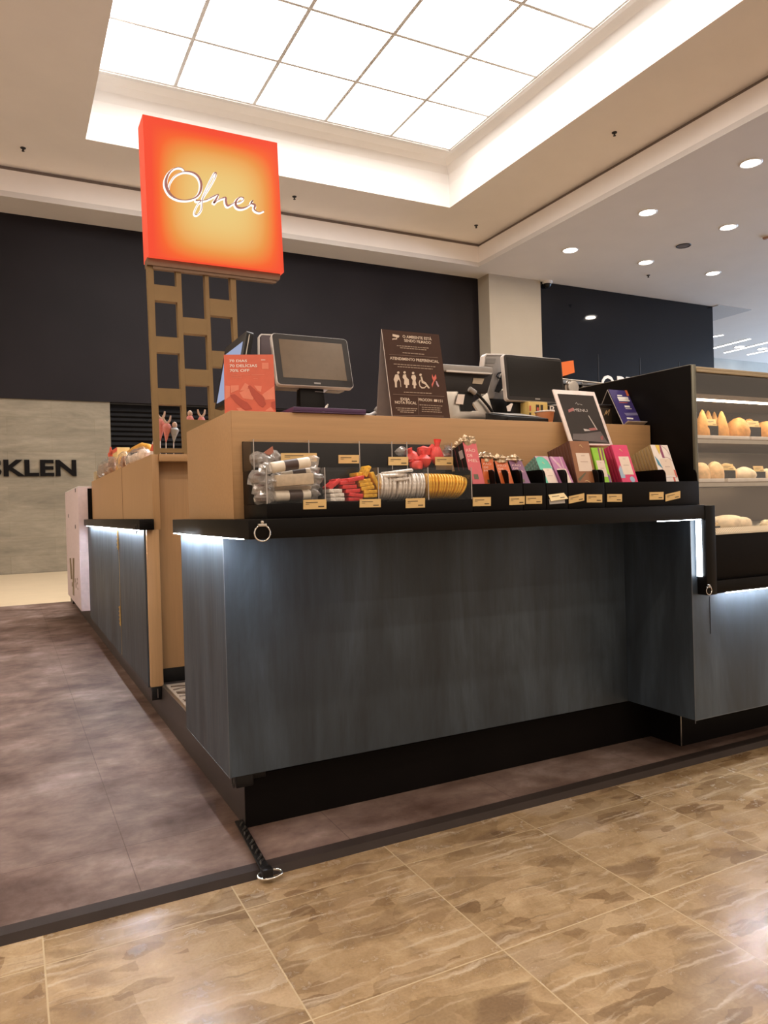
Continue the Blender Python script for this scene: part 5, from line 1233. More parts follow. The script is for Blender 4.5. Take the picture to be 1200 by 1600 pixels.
box_row((857, 713.6), (880, 713.6), (895, 754), (876, 754), 6, 0.0125, 'chocolate_box', ('lilac chocolate box with cream label at the front of its row', 'lilac chocolate box in the row behind the front one'), lilac_f, lilac_f, label_deco(0.15, 0.60, 0.18, 0.85, ex_lil), group='lilac chocolate boxes')
box_row((888.5, 689), (920, 689), (933, 754), (903, 754.8), 8, 0.0135, 'chocolate_box', ('tall chestnut brown chocolate box with cream label at the front of its row', 'chestnut brown chocolate box in the row behind the front one'), brown_f, brown_d, label_deco(0.36, 0.74, 0.20, 0.88, ex_br), group='brown chocolate boxes')
box_row((922.5, 699.5), (942.7, 699.5), (955.7, 754), (938, 754.8), 5, 0.0125, 'chocolate_box', ('lime green chocolate box with purple stripes and cream label', 'lime green chocolate box in the row behind the front one'), green_f, green_f, label_deco(0.28, 0.68, 0.14, 0.78, ex_gr), group='lime green chocolate boxes')
box_row((954.3, 695), (979.3, 695), (997, 753.7), (973, 753.7), 7, 0.0125, 'chocolate_box', ('hot pink chocolate box with cream label and pale blue swirl', 'hot pink chocolate box in the row behind the front one'), hot_f, hot_s, label_deco(0.30, 0.72, 0.22, 0.86, ex_hot), group='hot pink chocolate boxes')
box_row((1015, 695), (1043, 695), (1060.5, 752), (1034, 752), 9, 0.0125, 'chocolate_box', ('ivory chocolate box with coloured pattern at the front of the rightmost row', 'ivory patterned chocolate box in the rightmost row behind the front one'), multi_f, multi_s, label_deco(0.26, 0.66, 0.30, 0.88, ex_mul), group='patterned chocolate boxes')
for a in ((739, 777, 767, 791, 'price card in front of the rose pink honey cake bar', 0, 0.5), (796, 776, 820, 789, 'price card in front of the purple honey cake bar', 0, 0.8), (822, 775, 847, 787.5, 'price card in front of the teal boxes, left one', 0, 0.5),
          (889, 773, 913, 784.5, 'crooked price card in front of the brown boxes', -2.5, 2.5), (917, 772.5, 941, 785, 'price card in front of the lime green box', 0, 0), (949, 772, 972, 784, 'price card in front of the hot pink boxes', 0, 0),
          (1015, 769, 1037, 781, 'price card left of the strongly tilted one', 0, 0.5), (1040, 770, 1063, 781, 'strongly tilted price card at the right end of the rack', -2.5, 3)):
    price(a[0], a[1], a[2], a[3], PF, a[4], a[5], a[6])
q = Quad(aty(861, 783, 1.862), aty(888, 779, 1.862), aty(881, 770, 1.870), aty(857, 773, 1.870))
tt = thing('price_card', q.p(0.5, 0, 0), 'bent pale price card lying over the tray edge below the lilac box', 'price card')
b = MB(); q.rect(b, 0, 0, 1, 1, -0.0012, 0); b.build('card', pm('pale_gold_card', (0.80, 0.64, 0.36), 0.4), tt)
b = MB(); q.rect(b, 0.15, 0.6, 0.6, 0.68); q.rect(b, 0.6, 0.25, 0.85, 0.35); b.build('print', ink_dark, tt)
q = Quad(aty(859, 788, 1.868), aty(883, 786, 1.868), aty(882, 778, 1.869), aty(858, 780, 1.869))
b = MB(); q.rect(b, 0, 0, 1, 1, -0.001, 0); b.build('clear_sleeve', pm('clouded_plastic', (0.42, 0.39, 0.36), 0.4), tt)

# ================================================================== ON TOP OF THE RISER
def rrpts(q, s0, t0, s1, t1, r, n=5):
    """rounded rectangle outline on a sheet, radius in metres"""
    rs, rt = r / q.w, r / q.h; P = []
    for cs, ct, a0 in ((s1 - rs, t1 - rt, 0), (s0 + rs, t1 - rt, 90), (s0 + rs, t0 + rt, 180), (s1 - rs, t0 + rt, 270)):
        for k in range(n + 1):
            a = math.radians(a0 + 90 * k / n); P.append((cs + rs * math.cos(a), ct + rt * math.sin(a)))
    return P
def pxtext(q, mb, body, xl, xr, yb, h, bold=0.0, d=0.0009):
    """lettering between two picture columns with its baseline at yb (at xl)"""
    s0, t0 = st(q, xl, yb); s1, _ = st(q, xr, yb); _, t1 = st(q, xl, yb - h)
    text_on(q, mb, body, s0, t0, t1 - t0, s1=s1, d=d, bold=bold)
def pxpoly(q, mb, pts, d0=0.0003, d1=0.0009): q.poly(mb, [st(q, *p) for p in pts], d0, d1)

# promotional card, orange red
TLp = aty(349.6, 554.2, 2.27); TRp = atz(427, 553.8, TLp.z)
BLp = aty(351, 646, TLp.y - 0.025); BRp = aty(431, 643.3, TRp.y - 0.025); BLp.z = BRp.z = RT + 0.0005
q = Quad(BLp, BRp, TRp, TLp)
t = thing('promo_card', q.p(0.5, 0, 0), 'orange-red standing card with white lettering at the left corner of the riser', 'card')
b = MB(); q.rect(b, 0, 0, 1, 1, -0.003, 0); sheet = b.build('card', promo_m, t)
b = MB(); Z12 = 12.0
def zc(x, y): return (340 + x / Z12, 545 + y / Z12)
for body, xl, xr, yb, h in (('70 DIAS', 222, 560, 250, 45), ('70 DELÍCIAS', 228, 752, 345, 50), ('70% OFF', 232, 605, 435, 50)):
    a = zc(xl, yb); c = zc(xr, yb); pxtext(q, b, body, a[0], c[0], a[1], h / Z12, bold=0.012)
b.build('lettering', ink_white, sheet)
b = MB(); 
pxpoly(q, b, [zc(845, 265), zc(970, 265), zc(970, 382), zc(845, 382)]); 
for i, (x0_, x1_, y_) in enumerate(((260, 620, 480), (640, 890, 487), (260, 460, 510), (300, 460, 540), (680, 760, 560))): pxpoly(q, b, [zc(x0_, y_), zc(x1_, y_), zc(x1_, y_ + 7), zc(x0_, y_ + 7)])
b.build('frame_print', promo_l, sheet)
b = MB()
pxpoly(q, b, [zc(830, 205), zc(910, 205), zc(910, 215), zc(830, 215)])
b.build('small_print', ink_white, sheet)
b = MB()
for P in ([(145, 690), (240, 700), (230, 830), (250, 880), (140, 960)], [(250, 690), (400, 685), (400, 770), (250, 830)], [(410, 820), (590, 750), (700, 900), (660, 960), (480, 930)], [(690, 690), (835, 700), (820, 810), (760, 790)], [(840, 860), (1070, 700), (1080, 950), (900, 960)], [(520, 640), (590, 680), (560, 780), (420, 790)], [(910, 1150), (1000, 1090), (1060, 1170), (900, 1165)], [(350, 1110), (430, 1110), (520, 1165), (400, 1165)]):
    b = MB(); pxpoly(q, b, [zc(*p) for p in P]); b.build('picture_light', promo_l, sheet)
b = MB()
for P in ([(575, 700), (620, 690), (700, 760), (860, 900), (910, 1040), (850, 1100), (780, 1060), (640, 870)], [(230, 870), (320, 850), (450, 950), (560, 1010), (650, 1130), (520, 1150), (350, 1020)], [(1010, 1000), (1085, 980), (1090, 1150), (1010, 1080)]):
    b = MB(); pxpoly(q, b, [zc(*p) for p in P], 0.001, 0.0014); b.build('picture_dark', promo_d, sheet)
b = MB(); b.extr([q.p(0.35, 0.62, -0.004), q.p(0.65, 0.62, -0.004), q.p(0.65, 0, -0.06), q.p(0.35, 0, -0.06)], (0, 0.002, 0))
o = b.build('easel_back', paper_grey, t)

# brown notice, tent shaped
def zn(x, y): return (590 + x / 10.0, 505 + y / 10.0)
q = lean(zn(230, 1465), zn(1150, 1485), zn(950, 180), zn(70, 90), 2.19)
q = Quad(Vector((q.BL.x, q.BL.y, RT + 0.0005)), Vector((q.BR.x, q.BR.y, RT + 0.0005)), q.TR, q.TL)
t = thing('notice_board', q.p(0.5, 0, -0.03), 'dark brown tent-shaped notice with pale pictograms, standing on the riser', 'notice')
b = MB(); q.rect(b, 0, 0, 1, 1, -0.002, 0); sheet = b.build('front_sheet', notice_m, t)
b = MB(); bl = q.p(0, 0, 0) + Vector((0.004, 0.135, 0)); br_ = q.p(1, 0, 0) + Vector((0, 0.135, 0)); tl = q.p(0.0, 0.66, -0.003); tr = q.p(1, 0.66, -0.003)
tl = q.p(0.0, 0.995, -0.0025); tr = q.p(1, 0.995, -0.0025)
b.hull8([bl, br_, tr, tl], [bl + Vector((0, 0.002, 0)), br_ + Vector((0, 0.002, 0)), tr + Vector((0, 0.002, 0)), tl + Vector((0, 0.002, 0))]); b.build('back_sheet', paper_grey, t)
b = MB(); q.rect(b, -0.004, 0, 0.0, 1, -0.002, 0.0002); b.build('pale_edge', paper, t)
b = MB()
for body, xl, xr, yb, h, bo in (('O AMBIENTE ESTÁ', 392, 838, 228, 42, 0.02), ('SENDO FILMADO', 415, 830, 290, 42, 0.02), ('ATENDIMENTO PREFERENCIAL', 192, 948, 565, 42, 0.02),
                            ('EXIJA', 360, 505, 1205, 42, 0.02), ('NOTA FISCAL', 272, 608, 1255, 42, 0.02), ('PROCON', 642, 850, 1215, 42, 0.02), ('151', 950, 1015, 1235, 42, 0.02)):
    a = zn(xl, yb); c = zn(xr, yb); pxtext(q, b, body, a[0], c[0], a[1], h / 10, bold=bo)
# phone mark, camera mark
pxpoly(q, b, [zn(880, 1190), zn(930, 1193), zn(930, 1230), zn(880, 1226)])
pxpoly(q, b, [zn(232, 170), (zn(330, 190)), zn(340, 205), zn(325, 228), zn(232, 205)]); pxpoly(q, b, [zn(228, 240), zn(290, 240), zn(290, 225), zn(305, 225), zn(300, 255), zn(245, 255), zn(232, 265)])
def fig(P): pxpoly(q, b, [zn(*p) for p in P])
def dot(x, y, r):
    pxpoly(q, b, [zn(x + r * math.cos(k * PI / 8), y + r * math.sin(k * PI / 8)) for k in range(16)][::-1])
for x, y in ((322, 773), (420, 770), (554, 780), (669, 808)): dot(x, y, 19)
fig([(275, 805), (320, 798), (335, 830), (325, 880), (300, 920), (300, 1005), (272, 1003), (268, 930), (250, 880)])
fig([(318, 820), (332, 830), (358, 905), (366, 1000), (358, 1000), (350, 915), (322, 870)])
fig([(398, 805), (440, 798), (452, 850), (485, 880), (492, 965), (466, 970), (466, 1010), (440, 1010), (438, 965), (412, 955), (415, 880), (390, 850)])
fig([(535, 812), (580, 808), (600, 850), (590, 900), (608, 968), (590, 975), (590, 1018), (563, 1018), (562, 972), (540, 965), (548, 890), (522, 850)])
fig([(668, 835), (690, 835), (712, 905), (750, 925), (815, 1015), (795, 1022), (740, 955), (690, 935)])
fig([(660, 885), (640, 930), (655, 990), (690, 1022), (735, 1018), (765, 985), (752, 978), (728, 1003), (695, 1003), (665, 978), (655, 935), (672, 895)])
b.build('print', ink_beige, sheet)
b = MB(); fig([(850, 800), (875, 850), (905, 800), (920, 860), (880, 920), (852, 1005), (842, 960), (870, 900), (848, 850)]); b.build('ribbon_mark', ink_red, sheet)
b = MB(); fig([(905, 900), (925, 910), (960, 985), (945, 1000), (918, 960)]); fig([(845, 970), (860, 960), (856, 1000)]); b.build('ribbon_mark', ink_pinkish, sheet)
b = MB(); rnd = random.Random(3)
for x0_, x1_, y_, dy_ in ((180, 940, 486, 52), (240, 1040, 1108, 35), (240, 1030, 1440, 10)):
    b = MB(); pxpoly(q, b, [zn(x0_, y_), zn(x1_, y_ + dy_), zn(x1_, y_ + dy_ + 6), zn(x0_, y_ + 6)]); b.build('rule', ink_line, sheet)
b = MB()
pxpoly(q, b, [zn(628, 1150), zn(632, 1150), zn(645, 1430), zn(641, 1430)])
b.build('rule', ink_line, sheet)
b = MB()
for x0_, x1_, y_, dy_ in ((300, 800, 345, 40), (350, 760, 378, 35), (390, 735, 455, 28), (250, 900, 632, 45), (310, 860, 672, 40), (410, 850, 1072, 20), (285, 620, 1318, 15), (310, 600, 1350, 12), (350, 570, 1380, 12), (655, 1010, 1270, 20), (690, 980, 1308, 14), (690, 980, 1340, 14), (690, 1000, 1372, 16)):
    x = x0_
    while x < x1_:
        l = rnd.uniform(18, 52); f0 = (x - x0_) / (x1_ - x0_); f1 = (min(x1_, x + l) - x0_) / (x1_ - x0_)
        pxpoly(q, b, [zn(x, y_ + dy_ * f0), zn(min(x1_, x + l), y_ + dy_ * f1), zn(min(x1_, x + l), y_ + dy_ * f1 + 12), zn(x, y_ + dy_ * f0 + 12)]); x += l + 9
b.build('small_print', pm('dim_beige_print', (0.34, 0.25, 0.19), 0.6), sheet)

# monitors
def monitor(corners, yb, label, bezel=(0.075, 0.12, 0.92, 0.90), scr=None, thick=0.022, stand=None, dy=None):
    q = lean(corners[3], corners[2], corners[1], corners[0], yb, dy)
    t = thing('monitor', (q.p(0.5, 0, 0).x, yb + 0.05, RT), label, 'monitor')
    b = MB(); P = rrpts(q, 0, 0, 1, 1, 0.014); b.hull8([q.p(s_, t_, -0.001) for s_, t_ in P], [q.p(s_, t_, -thick) for s_, t_ in P]); b.build('shell', white_pl, t, 0.002)
    b = MB(); P = rrpts(q, 0.010, 0.014, 0.990, 0.986, 0.012); q.poly(b, P, -0.0008, 0.001); bz = b.build('bezel', dgrey_pl, t)
    b = MB(); q.rect(b, bezel[0], bezel[1], bezel[2], bezel[3], 0.0012, 0.0016); b.build('screen', scr or screen_off, bz)
    b = MB(); q.rect(b, 0.47, 0.045, 0.555, 0.075, 0.0012, 0.0016); b.build('maker_mark', grey_pl, bz)
    return q, t
q, t = monitor([(423, 519.5), (542.5, 530), (553, 607.5), (433.8, 600)], 2.38, 'wide touch monitor with pale rim and painted tan reflection, left of the brown notice', (0.085, 0.14, 0.915, 0.885), screen_warm)
c = q.p(0.48, 0.05, -0.03); b = MB(); zb_ = RT + 0.022
b.hull8([(c.x - 0.045, c.y, zb_), (c.x + 0.055, c.y, zb_), (c.x + 0.055, c.y + 0.05, zb_), (c.x - 0.045, c.y + 0.05, zb_)], [(c.x - 0.045, c.y, c.z + 0.03), (c.x + 0.042, c.y, c.z + 0.03), (c.x + 0.042, c.y + 0.03, c.z + 0.03), (c.x - 0.045, c.y + 0.03, c.z + 0.03)])
b.build('neck', black_pl, t, 0.004)
b = MB(); b.box(c.x - 0.075, c.x + 0.09, 2.30, 2.52, RT + 0.0005, zb_); b.build('base', black_pl, t, 0.006)
b = MB(); c2 = q.p(0.62, -0.03, -0.05); b.box(c.x - 0.12, c.x + 0.13, c.y + 0.01, c.y + 0.06, q.BL.z - 0.006, q.BL.z + 0.012); b.build('printer_bar', grey_pl, t, 0.003)
b = MB(); b.extr([aty(494, 605, 2.43), aty(517, 606, 2.43), aty(507, 613, 2.41), aty(492, 612, 2.41)], (0, 0.01, 0.0)); b.build('paper_slip', paper, t)
q, t = monitor([(786, 554), (877, 559.5), (884, 629.5), (792, 626)], 2.34, 'black-screened touch monitor with thin pale rim, behind the menu frame', (0.05, 0.10, 0.97, 0.93), screen_off)
c = q.p(0.35, 0.05, -0.03); b = MB()
b.box(c.x - 0.055, c.x + 0.005, c.y, c.y + 0.035, zb_, c.z + 0.03); b.build('neck', black_pl, t, 0.004)
b = MB(); b.box(c.x - 0.085, c.x + 0.012, 2.30, 2.425, RT + 0.0005, zb_); b.build('base', black_pl, t, 0.006)
# small second screen facing the staff, behind the wide monitor
t = thing('customer_display', (aty(415, 550, 2.63).x, 2.63, RT), 'narrow purple-backed second screen peeping out behind the wide monitor', 'monitor')
P = [(406, 606), (440, 606), (438, 524), (409, 523), (406.5, 527)]
b = MB(); b.extr([aty(px, py, 2.60) for px, py in P], (0, 0.018, 0)); b.build('shell', pm('purple_grey_shell', (0.060, 0.035, 0.048), 0.35), t, 0.003)
b = MB(); b.extr([aty(px, py, 2.598) for px, py in ((406, 527), (409, 523.5), (438, 524.5), (438, 522.5), (408, 521.5), (404.5, 526), (404.5, 560), (406, 560))], (0, 0.016, 0)); b.build('rim', white_pl, t)
c = aty(420, 600, 2.61); b = MB(); b.box(c.x - 0.02, c.x + 0.02, 2.605, 2.625, RT + 0.008, c.z + 0.03); b.build('neck', black_pl, t); b = MB(); b.box(c.x - 0.05, c.x + 0.06, 2.603, 2.68, RT + 0.0005, RT + 0.0075); b.build('base', black_pl, t, 0.002)
# screen facing the side aisle
xs_ = aty(385, 516, 2.42).x
A = aty(386, 516, 2.42); yfar = atx(352, 542, A.x).y
Bf = aty(335, 640, yfar); leanx = A.x - Bf.x; zbt = max(Bf.z, RT + 0.02)
q = Quad((Bf.x, yfar, zbt), (Bf.x, 2.42, zbt), (A.x, 2.42, A.z), (A.x, yfar, A.z))
t = thing('side_monitor', (A.x, 2.5, RT), 'tilted touch screen seen edge-on, its lit pale blue screen facing the side aisle', 'monitor')
b = MB(); P = rrpts(q, 0, 0, 1, 1, 0.012); b.hull8([q.p(s_, t_, 0) for s_, t_ in P], [q.p(s_, t_, -0.026) for s_, t_ in P]); b.build('shell', black_pl, t, 0.002)
b = MB(); q.rect(b, 0.09, 0.08, 0.90, 0.86, 0.0004, 0.001); b.build('screen', screen_blue, t)
b = MB(); b.hull8([q.p(1.003, 0.1, -0.012), q.p(1.003, 0.95, -0.012), q.p(1.003, 0.95, -0.009), q.p(1.003, 0.1, -0.009)], [q.p(1.0, 0.1, -0.012), q.p(1.0, 0.95, -0.012), q.p(1.0, 0.95, -0.009), q.p(1.0, 0.1, -0.009)]); b.build('edge_trim', alu_edge, t)
cx_ = (Bf.x + A.x) / 2 + 0.04; b = MB(); b.box(cx_ - 0.01, cx_ + 0.04, yfar * 0.5 + 1.19, yfar * 0.5 + 1.25, RT + 0.0205, zbt + 0.10); b.build('neck', black_pl, t, 0.003); b = MB(); b.box(Bf.x + 0.01, cx_ + 0.09, 2.44, yfar - 0.01, RT + 0.0005, RT + 0.020); b.build('base', black_pl, t, 0.004)

# purple tray with a pen, black terminal and white gadget
c0 = aty(456, 646, 2.10); c1 = aty(569, 649, 2.10)
t = thing('tray', ((c0.x + c1.x) / 2, 2.15, RT), 'shallow purple tray on the riser edge below the wide monitor', 'tray')
bx('base', purple_tray, (c0.x, c1.x, 2.085, 2.27, RT + 0.0005, RT + 0.004), t, 0.001)
b = MB(); z_ = RT + 0.0045
b.box(c0.x, c1.x, 2.085, 2.089, z_, z_ + 0.012); b.box(c0.x, c1.x, 2.266, 2.27, z_, z_ + 0.012); b.box(c0.x, c0.x + 0.004, 2.089, 2.266, z_, z_ + 0.012); b.box(c1.x - 0.004, c1.x, 2.089, 2.266, z_, z_ + 0.012)
b.build('rim', purple_tray, t, 0.001)
t = thing('pen', aty(512, 634, 2.2), 'white pen sticking up out of the purple tray', 'pen')
a = aty(502, 641, 2.2); a.z = RT + 0.008; c = aty(512.5, 631.5, 2.2); b = MB(); b.tube([a, a.lerp(c, 0.85)], 0.004, 10); b.build('barrel', ink_white, t, smooth=True); b = MB(); b.tube([a.lerp(c, 0.855), c], 0.0036, 10, rfun=lambda u: 1 - 0.4 * u); b.build('tip', steel, t, smooth=True)
a = aty(567, 642, 2.40); c = aty(596, 642, 2.40)
t = thing('card_terminal', ((a.x + c.x) / 2, 2.45, RT), 'flat black box with white gadget on it left of the brown notice', 'payment terminal')
bx('body', black_pl, (a.x, c.x + 0.03, 2.38, 2.50, RT + 0.0005, RT + 0.034), t, 0.004)
bx('keypad', dgrey_pl, (a.x + 0.01, c.x + 0.02, 2.40, 2.48, RT + 0.0345, RT + 0.037), t, 0.001)
z_ = RT + 0.0375
t = thing('handheld_scanner', ((a.x + c.x) / 2, 2.44, z_), 'white handheld scanner lying on the flat black box', 'scanner')
b = MB(); b.tube([(a.x - 0.075, 2.44, z_ + 0.006), (a.x - 0.02, 2.44, z_ + 0.008), (a.x + 0.05, 2.445, z_ + 0.012), (a.x + 0.085, 2.445, z_ + 0.028)], 0.0065, 10); b.build('handle', white_pl, t, smooth=True)
MB().blob((a.x + 0.10, 2.445, z_ + 0.030), (0.030, 0.025, 0.024), 14, 2, 0.02).build('head', grey_pl, t, smooth=True)

# receipt printer / terminal seen from behind, with cable and stickers
def zp(x, y): return (680 + x / 6.0, 540 + y / 6.0)
t = thing('register_screen', (aty(735, 640, 2.35).x, 2.35, RT), 'register screen seen from its dark back, metal foot and cable, right of the notice', 'register')
def slab(pts, y0_, dy_, name, mat, bev=0.0, dz=0):
    b = MB(); b.extr([aty(*zp(*p), y0_) for p in pts], (0, dy_, dz)); return b.build(name, mat, t, bev)
slab([(60, 440), (490, 445), (545, 260), (55, 240)], 2.38, 0.02, 'back_shell', dgrey_pl, 0.003)
slab([(50, 170), (540, 200), (545, 262), (500, 270), (110, 240), (50, 225)], 2.365, 0.05, 'top_bar', grey_pl, 0.004)
slab([(110, 228), (535, 256), (530, 270), (110, 245)], 2.358, 0.006, 'painted_top_highlight', white_pl, 0.001)  # white strip painted on as the highlight along the top bar
slab([(360, 305), (460, 310), (440, 362), (350, 355)], 2.377, 0.002, 'sticker', pm('tan_sticker', (0.42, 0.34, 0.25), 0.6))
slab([(95, 430), (215, 430), (240, 610), (400, 612), (355, 540), (490, 440), (570, 700), (120, 690)], 2.33, 0.012, 'foot', steel, 0.002)
slab([(220, 435), (360, 440), (345, 615), (245, 612)], 2.326, 0.003, 'foot_recess', black_pl)
slab([(215, 455), (278, 458), (262, 552), (192, 545)], 2.322, 0.002, 'sticker', paper)
b = MB(); b.tube([aty(*zp(*p), 2.315) for p in ((350, 430), (400, 460), (450, 510), (500, 570), (540, 630), (565, 690))], 0.0055, 10); b.build('cable', black_pl, t, smooth=True)
b = MB(); b.tube([aty(*zp(*p), 2.315) for p in ((320, 405), (350, 425), (375, 445))], 0.010, 10); b.build('plug', grey_pl, t, smooth=True)
q = Quad(aty(*zp(120, 690), 2.32), aty(*zp(570, 700), 2.32), aty(*zp(560, 690), 2.45), aty(*zp(130, 680), 2.45))
b = MB(); b.box(q.BL.x + 0.01, q.BR.x - 0.01, 2.343, 2.45, RT + 0.0005, RT + 0.03); b.build('base', grey_pl, t, 0.004)
# tall grey panel of the second terminal
t = thing('register_stand', (aty(775, 620, 2.45).x, 2.45, RT), 'tilted silver-grey terminal stand between the register and the right monitor', 'stand')
slab([(490, 495), (550, 495), (640, 180), (650, 80), (480, 75), (460, 100), (450, 185), (540, 200)], 2.43, 0.02, 'panel', grey_pl, 0.004)
slab([(450, 190), (462, 95), (480, 74), (650, 78), (650, 90), (485, 88), (470, 105), (462, 192)], 2.424, 0.03, 'pale_rim', white_pl, 0.001)
slab([(485, 120), (570, 122), (560, 165), (475, 165)], 2.427, 0.002, 'sticker', pm('grey_sticker', (0.20, 0.19, 0.18), 0.6))
slab([(500, 496), (700, 500), (690, 415), (600, 420), (560, 440)], 2.45, 0.02, 'rear_cover', grey_pl)
b = MB(); b.tube([aty(*zp(*p), 2.422) for p in ((630, 250), (590, 260), (575, 285), (590, 305), (625, 300))], 0.003, 8); b.build('cable_loop', black_pl, t, smooth=True)
slab([(560, 430), (630, 250), (645, 260), (650, 380), (600, 440)], 2.425, 0.004, 'hinge_arm', black_pl)
c = aty(*zp(490, 495), 2.45); e_ = aty(*zp(700, 500), 2.45)
b = MB(); b.box(c.x, e_.x, 2.44, 2.54, RT + 0.0005, c.z - 0.0005); b.build('base', black_pl, t, 0.003)
# black keypad box with pale top + tag
a = aty(778, 652, 2.20); c = aty(841, 657, 2.20)
t = thing('keypad_box', ((a.x + c.x) / 2, 2.2, RT), 'flat black keypad box with pale sloping top below the right monitor', 'keypad')
b = MB(); b.hull8([(a.x, 2.14, RT + 0.0005), (c.x, 2.14, RT + 0.0005), (c.x, 2.28, RT + 0.0005), (a.x, 2.28, RT + 0.0005)], [(a.x, 2.14, RT + 0.022), (c.x, 2.14, RT + 0.018), (c.x, 2.28, RT + 0.050), (a.x, 2.28, RT + 0.050)]); b.build('body', black_pl, t, 0.003)
q = Quad((a.x + 0.01, 2.15, RT + 0.0255), (c.x - 0.03, 2.15, RT + 0.0235), (c.x - 0.03, 2.27, RT + 0.050), (a.x + 0.01, 2.27, RT + 0.050)); b = MB(); q.rect(b, 0, 0, 1, 1, 0.001, 0.002); b.build('top_plate', grey_pl, t)
slab([(670, 570), (715, 540), (730, 545), (705, 615), (680, 615)], 2.215, 0.002, 'paper_tag', paper)
# yellow printed carton, dark mug-like can and paper cup
a = aty(826, 645, 2.32); c = aty(856, 645, 2.32); zt = aty(840, 628, 2.32).z
t = thing('carton', ((a.x + c.x) / 2, 2.35, RT), 'yellow carton with black and red print behind the orange paper cup', 'carton')
bx('box', pm('yellow_carton', (0.66, 0.48, 0.15), 0.5), (a.x, c.x, 2.32, 2.40, RT + 0.0005, zt), t, 0.002)
q = Quad((a.x, 2.3195, RT), (c.x, 2.3195, RT), (c.x, 2.3195, zt), (a.x, 2.3195, zt)); b = MB()
q.rect(b, 0.38, 0.66, 0.55, 0.9); q.rect(b, 0.62, 0.62, 0.75, 0.9); q.rect(b, 0.02, 0.3, 0.12, 0.6); b.build('dark_print', ink_dark, t)
b = MB(); q.rect(b, 0.42, 0.68, 0.52, 0.8, 0.0007, 0.001); q.rect(b, 0.04, 0.66, 0.12, 0.85, 0.0007, 0.001); b.build('red_print', ink_red, t)
a = aty(851, 645, 2.22); cc = aty(851.5, 656, 2.22); r1 = abs(aty(864, 645, 2.22).x - aty(838.5, 645, 2.22).x) / 2 * 0.95
t = thing('paper_cup', (a.x, 2.22, RT), 'orange paper cup with pale rim on the riser', 'cup')
zt = aty(851, 642, 2.22).z
MB().lathe([(0.0, 0.0005), (r1 * 0.72, 0.0005), (r1 * 0.95, zt - RT - 0.008), (r1 * 0.90, zt - RT - 0.008), (r1 * 0.68, 0.004), (0, 0.004)], 28, (a.x, 2.22, RT)).build('cup', pm('peach_cup', (0.66, 0.27, 0.12), 0.5), t, smooth=True)
MB().tube([(a.x + r1 * 0.95 * math.cos(k * PI / 14), 2.22 + r1 * 0.95 * math.sin(k * PI / 14), zt - 0.005) for k in range(28)], 0.003, 8, closed=True).build('rim', paper, t, smooth=True)
a = aty(864, 645, 2.34)
t = thing('canister', (a.x + 0.03, 2.36, RT), 'dark canister with pale lettering behind the menu frame', 'canister')
zt = aty(862, 630, 2.34).z
MB().lathe([(0, 0.0005), (0.052, 0.0005), (0.054, 0.01), (0.054, zt - RT - 0.012), (0.050, zt - RT - 0.004), (0, zt - RT)], 30, (a.x + 0.02, 2.36, RT)).build('body', dgrey_pl, t, smooth=True)
MB().tube([(a.x + 0.02 + 0.054 * math.cos(k * PI / 14), 2.36 + 0.054 * math.sin(k * PI / 14), zt - 0.012) for k in range(28)], 0.002, 6, closed=True).build('rim', steel, t, smooth=True)
b = MB(); q = Quad(aty(857, 646, 2.30), aty(870, 646, 2.30), aty(870, 633, 2.30), aty(857, 633, 2.30)); text_on(q, b, 'B', 0.15, 0.1, 0.8, s1=0.75, d=0.0005); b.build('lettering', ink_white, t)

# framed menu leaning on the riser
def zm(x, y): return (860 + x / 10.91, 600 + y / 10.91)
q = lean(zm(350, 1040), zm(1065, 1045), zm(755, 145), zm(35, 80), 2.035)
dy_ = 2.150 - q.TL.y
q = Quad(q.BL, q.BR, q.TR + Vector((0, dy_ * 0.0, 0)), q.TL + Vector((0, dy_ * 0.0, 0)))
t = thing('menu_frame', q.p(0.5, 0, 0), 'white-framed black menu sheet leaning above the brown and green chocolate boxes', 'menu')
b = MB(); q.rect(b, 0, 0, 1, 1, -0.006, 0.0); b.build('frame', pm('pinkish_white_frame', (0.78, 0.66, 0.62), 0.4), t, 0.001)
b = MB(); q.rect(b, 0.075, 0.03, 0.93, 0.92, 0.0003, 0.0009); b.build('sheet', pm('dark_menu_sheet', (0.026, 0.018, 0.015), 0.35, spec=0.15), t)
b = MB()
a = zm(400, 470); c = zm(632, 480); pxtext(q, b, 'MENU', a[0], c[0], a[1], 4.6, d=0.0013)
s0_, t0_ = st(q, *zm(430, 350)); ribbon(q, b, [(s0_, t0_ + 0.01, 0.0015), (s0_ + 0.03, t0_ + 0.035, 0.001), (s0_ + 0.05, t0_, 0.0015), (s0_ + 0.08, t0_ + 0.01, 0.001), (s0_ + 0.15, t0_ - 0.005, 0.0012)], 0.001, 0.0014)
def mp(P, b): q.poly(b, [st(q, *zm(*p)) for p in P], 0.001, 0.0014)
mp([(640, 540), (655, 545), (800, 780), (785, 785)], b); mp([(560, 765), (650, 780), (680, 800), (580, 805)], b)
b.build('white_print', pm('greyish_print', (0.50, 0.44, 0.42), 0.5), t)
b = MB(); mp([(300, 440), (385, 405), (400, 455), (310, 490)], b); mp([(650, 760), (770, 745), (800, 785), (680, 800)], b); mp([(845, 900), (890, 880), (905, 950), (860, 960)], b); b.build('red_print', pm('dusty_red_print', (0.34, 0.10, 0.09), 0.5), t)
b = MB(); mp([(380, 850), (560, 850), (850, 810), (960, 980), (990, 1005), (380, 950)], b); b.build('picture', pm('brown_photo_print', (0.085, 0.058, 0.055), 0.4), t)
